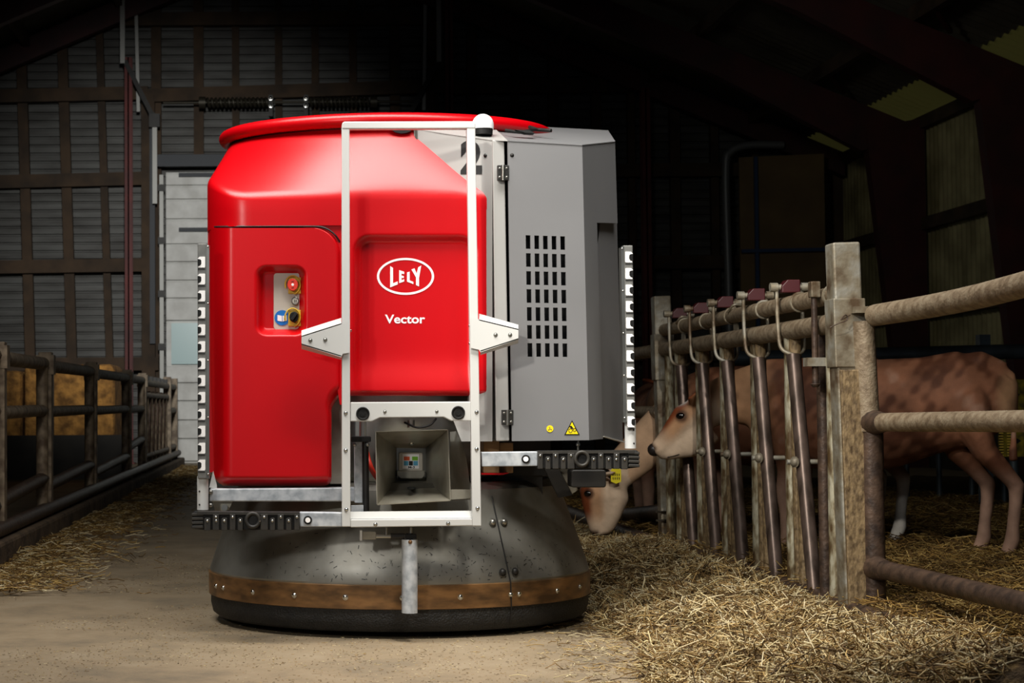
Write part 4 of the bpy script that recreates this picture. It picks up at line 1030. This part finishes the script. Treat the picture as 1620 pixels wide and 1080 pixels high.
# ================================================================== CALVES
def calf(name, loc, heading, head, neck, label, seed, hindwhite=False, tags=(-1, 1), ear_droop=0.0, ear_back=0.05, tagface=(0, 1, 0), mouth=None):
    """+x forward in the calf's own space; its trunk, neck, head, legs and ears are one skin"""
    parts = []
    def loft(secs, seg=16):
        pts = [s[0] for s in secs]; ra = [s[1] for s in secs]; rb = [s[2] for s in secs]
        parts.append(sweep_geo(pts, ra, seg, rb))
    V = lambda x, z, y=0.0: Vector((x, y, z))
    # trunk (lateral radius, vertical radius)
    loft([(V(-0.0, 0.97), 0.06, 0.08), (V(0.05, 0.90), 0.14, 0.19), (V(0.17, 0.86), 0.20, 0.25), (V(0.36, 0.82), 0.21, 0.255), (V(0.58, 0.775), 0.245, 0.29),
          (V(0.80, 0.755), 0.25, 0.30), (V(1.0, 0.775), 0.215, 0.285), (V(1.14, 0.81), 0.165, 0.245), (V(1.24, 0.84), 0.11, 0.17), (V(1.29, 0.86), 0.05, 0.08)], 20)
    loft([(V(0.0, 1.0), 0.03, 0.04), (V(0.12, 1.04), 0.10, 0.06), (V(0.24, 1.03), 0.10, 0.05), (V(0.42, 1.0), 0.03, 0.03)], 12)              # hip bones
    loft(neck, 16)
    for h in head: loft(h, 16)
    for sy in (-1, 1):
        fx = 0.12 if sy < 0 else 0.0
        loft([(V(0.17 + fx, 0.95, sy * 0.06), 0.03, 0.06), (V(0.17 + fx, 0.84, sy * 0.10), 0.09, 0.15), (V(0.16 + fx, 0.68, sy * 0.125), 0.085, 0.16), (V(0.11 + fx, 0.57, sy * 0.125), 0.062, 0.112), (V(0.02 + fx, 0.47, sy * 0.115), 0.046, 0.068),
              (V(-0.035 + fx, 0.40, sy * 0.11), 0.042, 0.06), (V(-0.03 + fx, 0.32, sy * 0.11), 0.035, 0.044), (V(-0.015 + fx, 0.2, sy * 0.11), 0.032, 0.039), (V(-0.01 + fx, 0.12, sy * 0.11), 0.04, 0.046), (V(0.015 + fx, 0.06, sy * 0.11), 0.036, 0.044), (V(0.03 + fx, 0.0, sy * 0.11), 0.042, 0.052)], 12)
        bx = 0.05 * sy
        loft([(V(1.10 + bx, 0.93, sy * 0.07), 0.03, 0.06), (V(1.10 + bx, 0.80, sy * 0.11), 0.07, 0.13), (V(1.07 + bx, 0.62, sy * 0.12), 0.055, 0.085), (V(1.06 + bx, 0.47, sy * 0.11), 0.04, 0.048), (V(1.07 + bx, 0.36, sy * 0.105), 0.042, 0.046), (V(1.06 + bx, 0.25, sy * 0.105), 0.032, 0.036), (V(1.055 + bx, 0.13, sy * 0.105), 0.034, 0.038), (V(1.075 + bx, 0.06, sy * 0.105), 0.036, 0.042), (V(1.09 + bx, 0.0, sy * 0.105), 0.042, 0.05)], 12)
    poll = head[0][0][0]; fwd = (head[0][2][0] - head[0][0][0]).normalized(); up = Vector((0, -1, 0)).cross(fwd).normalized()
    ears = []
    for sy in (-1, 1):
        b = poll + Vector((0, sy * 0.06, 0)) + up * 0.03 + fwd * 0.02; e = b + Vector((0, sy * 0.115, 0)) + up * (0.02 - ear_droop) - fwd * ear_back
        m1 = b.lerp(e, 0.45)
        parts.append(sweep_geo([b, b.lerp(e, 0.2), m1, b.lerp(e, 0.75), e], [0.018, 0.036, 0.05, 0.04, 0.012], 10, [0.018, 0.02, 0.015, 0.013, 0.01])); ears.append(e)
    # tail
    parts.append(sweep_geo([V(0.02, 1.0), V(-0.03, 0.97), V(-0.045, 0.85), V(-0.035, 0.66), V(-0.03, 0.52)], [0.03, 0.026, 0.02, 0.017, 0.028], 8))
    v = []; f = []
    for a, b in parts:
        o_ = len(v); v += a; f += [tuple(i + o_ for i in q) for q in b]
    me = bpy.data.meshes.new(name); me.from_pydata([tuple(p) for p in v], [], f); me.update()
    bm = bmesh.new(); bm.from_mesh(me); bmesh.ops.recalc_face_normals(bm, faces=bm.faces); bm.to_mesh(me); bm.free()
    tmp = bpy.data.objects.new('tmp', me); C.objects.link(tmp)
    r = tmp.modifiers.new('r', 'REMESH'); r.mode = 'VOXEL'; r.voxel_size = 0.0115; r.use_smooth_shade = True
    s = tmp.modifiers.new('s', 'SMOOTH'); s.factor = 0.5; s.iterations = 12
    dg = bpy.context.evaluated_depsgraph_get(); dg.update()
    body_me = bpy.data.meshes.new_from_object(tmp.evaluated_get(dg)); bpy.data.objects.remove(tmp)
    n = len(body_me.vertices); co = np.empty(n * 3, np.float32); body_me.vertices.foreach_get('co', co); co = co.reshape(-1, 3)
    body_me.polygons.foreach_set('use_smooth', [True] * len(body_me.polygons))
    # coat colours
    L_ = lambda c: np.array(lin(c))
    brown, dark, tan, pale, white, pink = L_((142, 94, 68)), L_((88, 50, 32)), L_((196, 152, 112)), L_((218, 192, 164)), L_((226, 220, 210)), L_((178, 142, 120))
    r_ = np.random.default_rng(seed); ph = r_.uniform(0, 6, 8)
    x, y, z = co[:, 0], co[:, 1], co[:, 2]
    nz = (np.sin(9 * x + 4 * z + ph[0]) + np.sin(13 * z - 5 * x + ph[1]) + np.sin(21 * x + 9 * y + ph[2]) * 0.7 + np.sin(31 * z + 17 * x + ph[3]) * 0.5 + np.sin(47 * x - 29 * z + ph[4]) * 0.35) / 3.5
    ss = lambda a, b, q: np.clip((q - a) / (b - a), 0, 1) ** 2 * (3 - 2 * np.clip((q - a) / (b - a), 0, 1))
    col = np.tile(brown, (n, 1))
    mix = lambda c, k: col * (1 - k[:, None]) + c * k[:, None]
    nf = (np.sin(61 * x + 23 * z + ph[5] + 3 * nz) + np.sin(53 * z - 37 * x + ph[6]) + np.sin(83 * x + 71 * z + ph[7])) / 3
    col = mix(dark, np.clip(ss(-0.1, 0.5, nz + 0.45 * nf) * 0.85, 0, 1) * ss(0.36, 0.55, z))
    col = mix(pink, ss(0.35, 0.8, -nz + 0.3 * nf) * 0.45 * ss(0.4, 0.6, z))
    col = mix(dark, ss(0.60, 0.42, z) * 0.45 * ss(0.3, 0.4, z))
    rump = np.sqrt((x + 0.02) ** 2 + (z - 0.84) ** 2 * 0.25); col = mix(tan, ss(0.10, 0.03, rump) * 0.8)
    col = mix(pink, ss(0.52, 0.34, z) * (np.abs(y) > 0.03))
    if hindwhite: col = mix(white, ss(0.45, 0.36, z) * (x < 0.5))
    # head and throat colours measured along the head
    tip = head[0][-1][0]; hv = tip - poll; hl_ = hv.length; hd = np.array(hv.normalized())
    dpos = co - np.array(poll); tt = dpos @ hd; perp = dpos - tt[:, None] * hd; upn = np.array(up); hh = perp @ upn
    rr = np.linalg.norm(perp, axis=1)
    ish = ss(-0.16, -0.03, tt) * (rr < 0.2) * ss(0.98, 1.12, x)
    col = mix(tan, ish * 0.85)
    fore = L_((138, 70, 36)); col = mix(fore, ish * ss(0.02, 0.06, hh) * ss(hl_ * 0.92, hl_ * 0.6, tt))
    col = mix(L_((110, 88, 74)), ish * ss(hl_ * 0.72, hl_ * 0.95, tt) * (0.8 if hindwhite else 0.1))
    col = mix(pale, ish * ss(0.0, -0.06, hh))
    col = mix(pale, ish * ss(hl_ * 0.55, hl_ * 0.85, tt) * 0.8)
    neckdir = np.array(neck[-1][0]) - np.array(neck[0][0])
    inneck = ss(1.12, 1.3, x) * (1 - ish); col = mix(L_((208, 172, 138)) if hindwhite else tan, inneck * (0.92 if hindwhite else 0.7))
    star = np.exp(-(((tt - 0.045) / 0.03) ** 2 + (co[:, 1] / 0.03) ** 2)) * (hh > 0.03); col = mix(white, np.clip(star * 1.4, 0, 1) * (ish > 0.5))
    eyec = head[0][1][0] + up * 0.026 + fwd * 0.012
    de = np.linalg.norm(co - np.array(eyec), axis=1)
    # the eye sits in the skin where the head is widest beside its centre
    near_ = [np.array(eyec + Vector((0, sy * 0.08, 0))) for sy in (-1, 1)]
    spots = []
    for c_ in near_:
        q = co[np.argmin(np.linalg.norm((co - c_) * np.array([1.0, 0.35, 1.0]), axis=1))]; spots.append(q)
        dd_ = np.linalg.norm(co - q, axis=1); col = mix(dark * 0.5, ss(0.046, 0.024, dd_) * 0.85)
    col = mix(dark * 0.35, ss(hl_ * 0.86, hl_ * 0.95, tt) * ish * ss(-0.01, 0.015, hh))
    ca = body_me.color_attributes.new('col', 'FLOAT_COLOR', 'POINT')
    ca.data.foreach_set('color', np.concatenate([col, np.ones((n, 1))], axis=1).astype(np.float32).ravel())
    root = bpy.data.objects.new(name, None); C.objects.link(root); root.location = loc; root.rotation_euler = (0, 0, heading); root.empty_display_size = 0.1
    tag(root, label, 'calf', 'calves in the pen')
    body = bpy.data.objects.new('body', body_me); C.objects.link(body); body_me.materials.clear(); body_me.materials.append(MATS['hide']); body.parent = root
    def ball(nm, c, r, m, sc=(1, 1, 1), par=None):
        me_ = bpy.data.meshes.new(nm); b_ = bmesh.new(); bmesh.ops.create_uvsphere(b_, u_segments=14, v_segments=9, radius=r)
        for q in b_.verts: q.co = Vector((q.co.x * sc[0], q.co.y * sc[1], q.co.z * sc[2])) + Vector(c)
        b_.to_mesh(me_); b_.free(); me_.polygons.foreach_set('use_smooth', [True] * len(me_.polygons)); me_.materials.append(MATS[m])
        o_ = bpy.data.objects.new(nm, me_); C.objects.link(o_); o_.parent = par or root; return o_
    for sy in (-1, 1):
        q = spots[0 if sy < 0 else 1]; e = ball('eye', Vector((q[0], q[1] - sy * 0.010, q[2])), 0.022, 'eye', (1.3, 0.8, 0.9))
        # lid
    ball('nose_pad', tip - fwd * 0.012 + up * 0.012, 0.043, 'nose', (0.85, 0.95, 0.85))
    for sy in (-1, 1):
        fx = 0.12 if sy < 0 else 0.0
        for hx in (0.03 + fx, 1.09 + 0.05 * sy):
            yy = sy * (0.11 if hx < 0.5 else 0.105)
            meh = sweep_geo([V(hx + 0.0, 0.055, yy), V(hx + 0.01, 0.03, yy), V(hx + 0.018, 0.0, yy)], [0.036, 0.044, 0.05], 12, [0.042, 0.052, 0.06])
            o_ = meshobj('hoof', meh[0], meh[1], 'hoof', None, 50); o_.parent = root
    for sy, e in zip((-1, 1), ears):
        if sy not in tags: continue
        c = e.lerp(poll, 0.25) - up * 0.03
        n_ = Vector(tagface).normalized(); r_x = n_.cross(Vector((0, 0, 1))).normalized(); c = c + n_ * 0.017
        at = lambda a, b, d=0.0: c + r_x * a + Vector((0, 0, b)) + n_ * d
        q = 0.030
        o_ = prism3('ear_tag', [at(a, b) for a, b in ((-q, 0.02), (-q, -0.05), (0, -0.062), (q, -0.05), (q, 0.02), (0.0, 0.042))], n_ * -0.004, 'yellow_tag'); o_.parent = root
        o_['label'] = 'yellow ear tag'
        for k in range(2):
            for d in range(4):
                a = -0.022 + d * 0.012; b = -0.002 - 0.022 * k
                pr = prism3('tag_print', [at(a, b, 0.0015), at(a + 0.007, b, 0.0015), at(a + 0.005, b - 0.015, 0.0015), at(a + 0.001, b - 0.015, 0.0015)], n_ * -0.001, 'black_print'); pr.parent = o_
    if mouth:
        from mathutils.bvhtree import BVHTree
        bv = BVHTree.FromPolygons([q.co for q in body_me.vertices], [tuple(p.vertices) for p in body_me.polygons])
        for sy in (-1, 1):
            pts = []
            for a, b in mouth:
                h = bv.ray_cast(Vector((a, sy * 0.4, b)), Vector((0, -sy, 0)))
                if h[0] is not None: pts.append(h[0])
            if len(pts) > 2:
                o_ = tube('mouth_line', curve_pts(pts, 4), 0.0028, 'nose', None, 6); o_.parent = root
    return root
V3 = lambda x, z, y=0.0: Vector((x, y, z))
# calf looking out through the gate
neckA = [(V3(1.02, 0.86), 0.15, 0.22), (V3(1.2, 0.88), 0.125, 0.19), (V3(1.38, 0.86), 0.095, 0.145), (V3(1.5, 0.82), 0.08, 0.12), (V3(1.56, 0.78), 0.07, 0.1)]
headA = [[(V3(1.56, 0.825), 0.055, 0.05), (V3(1.625, 0.755), 0.084, 0.086), (V3(1.69, 0.68), 0.062, 0.07), (V3(1.75, 0.612), 0.05, 0.055), (V3(1.785, 0.58), 0.05, 0.05), (V3(1.803, 0.563), 0.036, 0.036)],
         [(V3(1.50, 0.70), 0.05, 0.08), (V3(1.57, 0.645), 0.066, 0.11), (V3(1.65, 0.595), 0.052, 0.068), (V3(1.73, 0.562), 0.04, 0.04), (V3(1.775, 0.55), 0.03, 0.028)]]
calf('calf', (3.70, 9.21, 0.02), math.pi - 0.30, headA, neckA, 'brown calf standing sideways with its head pushed out between the gate bars', 3, False, (), 0.02, 0.09, mouth=[(1.795, 0.532), (1.77, 0.53), (1.73, 0.54), (1.695, 0.547), (1.665, 0.556)])
# calf feeding with its head on the straw
neckB = [(V3(1.0, 0.84), 0.15, 0.22), (V3(1.18, 0.78), 0.125, 0.185), (V3(1.36, 0.64), 0.10, 0.145), (V3(1.52, 0.49), 0.088, 0.12), (V3(1.62, 0.40), 0.075, 0.105)]
headB = [[(V3(1.685, 0.39), 0.062, 0.07), (V3(1.70, 0.31), 0.086, 0.09), (V3(1.70, 0.22), 0.066, 0.073), (V3(1.695, 0.15), 0.05, 0.055), (V3(1.685, 0.10), 0.046, 0.046), (V3(1.68, 0.085), 0.028, 0.028)],
         [(V3(1.60, 0.36), 0.05, 0.07), (V3(1.595, 0.28), 0.062, 0.08), (V3(1.62, 0.20), 0.05, 0.06), (V3(1.645, 0.13), 0.038, 0.042), (V3(1.66, 0.10), 0.02, 0.022)]]
headB = [[(V3(1.66 + (p.x - 1.64) * 1.2, 0.375 + (p.z - 0.37) * 1.2), a * 1.18, b * 1.18) for p, a, b in h_] for h_ in headB]
calf('calf', (3.485, 10.27, 0.02), math.pi - 0.30, headB, neckB, 'pale-necked calf feeding with its head down on the straw behind the robot', 8, True, (1,), 0.17, 0.06)
# third calf with its head up behind the far post
neckC = [(V3(1.0, 0.86), 0.15, 0.22), (V3(1.18, 0.93), 0.125, 0.18), (V3(1.32, 1.0), 0.095, 0.14), (V3(1.42, 1.03), 0.08, 0.115), (V3(1.48, 1.03), 0.07, 0.1)]
headC = [[(V3(1.50, 1.06), 0.062, 0.07), (V3(1.56, 1.0), 0.086, 0.09), (V3(1.64, 0.93), 0.064, 0.073), (V3(1.70, 0.88), 0.05, 0.055), (V3(1.73, 0.85), 0.046, 0.046), (V3(1.745, 0.835), 0.028, 0.028)],
         [(V3(1.47, 0.97), 0.05, 0.07), (V3(1.53, 0.91), 0.062, 0.085), (V3(1.61, 0.865), 0.05, 0.06), (V3(1.68, 0.835), 0.038, 0.04), (V3(1.71, 0.82), 0.02, 0.022)]]
calf('calf', (2.62, 12.95, -0.09), -math.pi / 2 - 0.13, headC, neckC, 'brown calf with raised head half hidden behind the far gate post', 5, False, (1,), 0.0, 0.03, tagface=(1, 0.0, 0))

# ================================================================== STRAW
def vnoise(x, y, s, seed):
    r = np.random.default_rng(seed); g = r.random((128, 128))
    u, w = x * s + 50, y * s + 50
    i, j = np.floor(u).astype(int), np.floor(w).astype(int); a, b = u - i, w - j
    a = a * a * (3 - 2 * a); b = b * b * (3 - 2 * b); i %= 128; j %= 128; k, l = (i + 1) % 128, (j + 1) % 128
    return (g[i, j] * (1 - a) + g[k, j] * a) * (1 - b) + (g[i, l] * (1 - a) + g[k, l] * a) * b
def pile_h(x, y):
    """height of the feed heap along the right fence"""
    left = 1.06 + 0.07 * (y - 5.0) + 0.16 * (vnoise(x * 0, y, 1.3, 3) - 0.5)
    left = np.where(y > 8.5, left + (y - 8.5) * 0.1, left)
    t = np.clip((x - left) / (1.85 - left), 0, 1)
    lump = vnoise(x, y, 2.3, 9); lump2 = vnoise(x, y, 5.1, 5)
    right = np.clip((2.15 - x) / 0.28, 0, 1); right = right * right * (3 - 2 * right)
    h = np.sin(t * math.pi / 2) ** 0.8 * (0.075 + 0.19 * (lump - 0.4) + 0.09 * (lump2 - 0.5))
    edge = 0.012 + 0.28 * np.clip(vnoise(x * 0.5, y, 1.5, 15) - 0.52, 0, 1)
    h = h * right + (1 - right) * edge * np.clip((2.4 - x) / 0.15, -0.5, 1)
    h *= np.clip((11.2 - y) / 2.4, 0.12, 1) * np.clip((12.6 - y) / 1.0, 0, 1)
    h += 0.035 * (vnoise(x, y, 15, 7) - 0.5) * (t > 0.02)
    return np.where(t <= 0, -0.03, np.maximum(h, -0.02))
def bed_h(x, y): return 0.02 + 0.05 * vnoise(x, y, 1.7, 21) + 0.03 * vnoise(x, y, 6, 22)
def heightfield(name, x0, x1, y0, y1, nx, ny, hf, m):
    X, Y = np.meshgrid(np.linspace(x0, x1, nx), np.linspace(y0, y1, ny)); Z = hf(X, Y)
    v = np.stack([X.ravel(), Y.ravel(), Z.ravel()], 1)
    idx = np.arange(nx * ny).reshape(ny, nx)
    q = np.stack([idx[:-1, :-1], idx[:-1, 1:], idx[1:, 1:], idx[1:, :-1]], -1).reshape(-1, 4)
    return meshobj(name, v, [tuple(int(i) for i in r) for r in q], m, None, 180, fix=False)
def blades(name, x, y, z, length, rad, tilt, cols, seed, m='straw', parent=None):
    r = np.random.default_rng(seed); n = len(x)
    az = r.uniform(0, 2 * np.pi, n); el = r.normal(0, tilt, n)
    d = np.stack([np.cos(az) * np.cos(el), np.sin(az) * np.cos(el), np.sin(el)], 1)
    s = np.stack([-np.sin(az), np.cos(az), np.zeros(n)], 1); u = np.cross(s, d)
    c = np.stack([x, y, z], 1); V_ = np.empty((n, 9, 3), np.float32)
    bend = (r.normal(0, 0.10, n) * length)[:, None] * u + (r.normal(0, 0.10, n) * length)[:, None] * s
    for e, t in enumerate((-0.5, 0.0, 0.5)):
        base = c + d * (t * length)[:, None] + (bend if e == 1 else 0)
        for k in range(3):
            a = 2 * math.pi * k / 3
            V_[:, e * 3 + k] = base + (s * math.cos(a) + u * math.sin(a)) * rad[:, None]
    F0 = []
    for e in (0, 3):
        for k in range(3):
            l = (k + 1) % 3; F0.append([e + k, e + l, e + 3 + l, e + 3 + k])
    F = (np.array(F0)[None] + (np.arange(n) * 9)[:, None, None]).reshape(-1)
    me = bpy.data.meshes.new(name); nv, nf = n * 9, n * 6
    me.vertices.add(nv); me.vertices.foreach_set('co', V_.ravel())
    me.loops.add(nf * 4); me.loops.foreach_set('vertex_index', F.astype(np.int32))
    me.polygons.add(nf); me.polygons.foreach_set('loop_start', np.arange(0, nf * 4, 4, dtype=np.int32)); me.polygons.foreach_set('loop_total', np.full(nf, 4, np.int32))
    me.update(calc_edges=True)
    pal = np.array([lin(cc) for cc in cols]); pick = pal[r.integers(0, len(pal), n)] * r.uniform(0.75, 1.15, n)[:, None]
    ca = me.color_attributes.new('col', 'FLOAT_COLOR', 'POINT')
    cc = np.concatenate([np.repeat(pick, 9, axis=0), np.ones((nv, 1))], 1).astype(np.float32); ca.data.foreach_set('color', cc.ravel())
    me.materials.append(MATS[m]); o = bpy.data.objects.new(name, me); C.objects.link(o)
    if parent is not None: setparent(o, parent)
    return o
GOLD = [(204, 182, 134), (184, 154, 98), (228, 212, 172), (158, 128, 80), (132, 102, 58), (214, 196, 148), (108, 82, 46), (84, 64, 36)]
BEDC = [(168, 134, 70), (140, 106, 52), (190, 160, 96), (112, 84, 42), (92, 68, 34)]  # bedding straw, darkened with the pen's shade put into its colour
hp = heightfield('feed_heap', 0.85, 2.5, 3.9, 12.4, 120, 460, pile_h, 'straw_base'); tag(hp, 'golden chopped straw heaped along the foot of the right gate', 'straw', kind='stuff')
N1 = 64000
x = rng.uniform(0.9, 2.46, N1); y = 4.3 + 7.8 * rng.random(N1) ** 1.25; h = pile_h(x, y); ok = h > -0.012
x, y, h = x[ok], y[ok], h[ok]; n = len(x)
st = blades('loose_straw', x, y, h + rng.uniform(-0.012, 0.028, n) + 0.004, rng.uniform(0.03, 0.12, n) * (1 + 0.5 * (rng.random(n) > 0.9)), rng.uniform(0.0011, 0.0025, n), 0.42, GOLD, 31, parent=hp); st['kind'] = 'stuff'
bd = heightfield('straw_bedding', 2.25, 7.85, 3.9, 19, 120, 260, bed_h, 'bedding_base'); tag(bd, 'trampled straw bedding covering the pen floor on the right', 'straw', kind='stuff')
N2 = 60000
x = 2.2 + 3.2 * rng.random(N2) ** 1.35; y = 4.4 + 11.5 * rng.random(N2) ** 1.3
st = blades('loose_straw', x, y, bed_h(x, y) + rng.uniform(-0.005, 0.03, N2), rng.uniform(0.05, 0.2, N2), rng.uniform(0.0014, 0.003, N2), 0.25, BEDC, 32, parent=bd); st['kind'] = 'stuff'
# stalks that rolled off the heap onto the concrete
N5 = 1500
y = 4.6 + 5.5 * rng.random(N5); x = 1.06 + 0.07 * (y - 5.0) - np.abs(rng.normal(0, 0.16, N5)) + 0.03
st = blades('stray_straw', x, y, np.full(N5, 0.004), rng.uniform(0.015, 0.08, N5), rng.uniform(0.0008, 0.0018, N5), 0.05, GOLD, 36)
st['kind'] = 'stuff'; tag(st, 'stray stalks on the concrete at the edge of the straw heap', 'straw', kind='stuff')
# thin straw by the left curb
def left_h(x, y): return 0.004 + 0.035 * np.clip(vnoise(x, y, 1.9, 41) - 0.25, 0, 1) * np.clip((-0.75 - x) / 0.5, 0, 1)
N3 = 11000
x = -1.55 + np.abs(rng.normal(0, 0.24, N3)); y = 8.0 + 16.5 * rng.random(N3) ** 1.15
ok = (vnoise(x, y, 1.4, 44) + 0.25 * rng.random(N3)) > 0.42; x, y = x[ok], y[ok]; n = len(x)
st = blades('strewn_straw', x, y, left_h(x, y) + 0.004 + 0.02 * rng.random(n) * np.exp(-(x + 1.55) * 3), rng.uniform(0.03, 0.13, n), rng.uniform(0.0012, 0.0028, n), 0.12, GOLD[1:] + BEDC, 33)
tag(st, 'thin line of straw strewn along the left curb', 'straw', kind='stuff')
# chaff on the alley floor
N4 = 24000
x = rng.uniform(-1.5, 1.6, N4); y = 4.6 + 6 * rng.random(N4) ** 1.6
ok = (vnoise(x, y, 2.3, 51) * 0.8 + 0.25 * np.clip((x + 0.6) / 1.6, 0, 1) + 0.15 * rng.random(N4)) > 0.52; x, y = x[ok], y[ok]; n = len(x)
st = blades('floor_chaff', x, y, np.full(n, 0.003), rng.uniform(0.002, 0.011, n) * (1 + 2.5 * (rng.random(n) > 0.985)), rng.uniform(0.0004, 0.0010, n), 0.03, GOLD[:5] + [(96, 76, 50), (120, 98, 66), (110, 88, 58)], 34)
tag(st, 'fine chaff scattered over the concrete around the robot', 'chaff', kind='stuff')
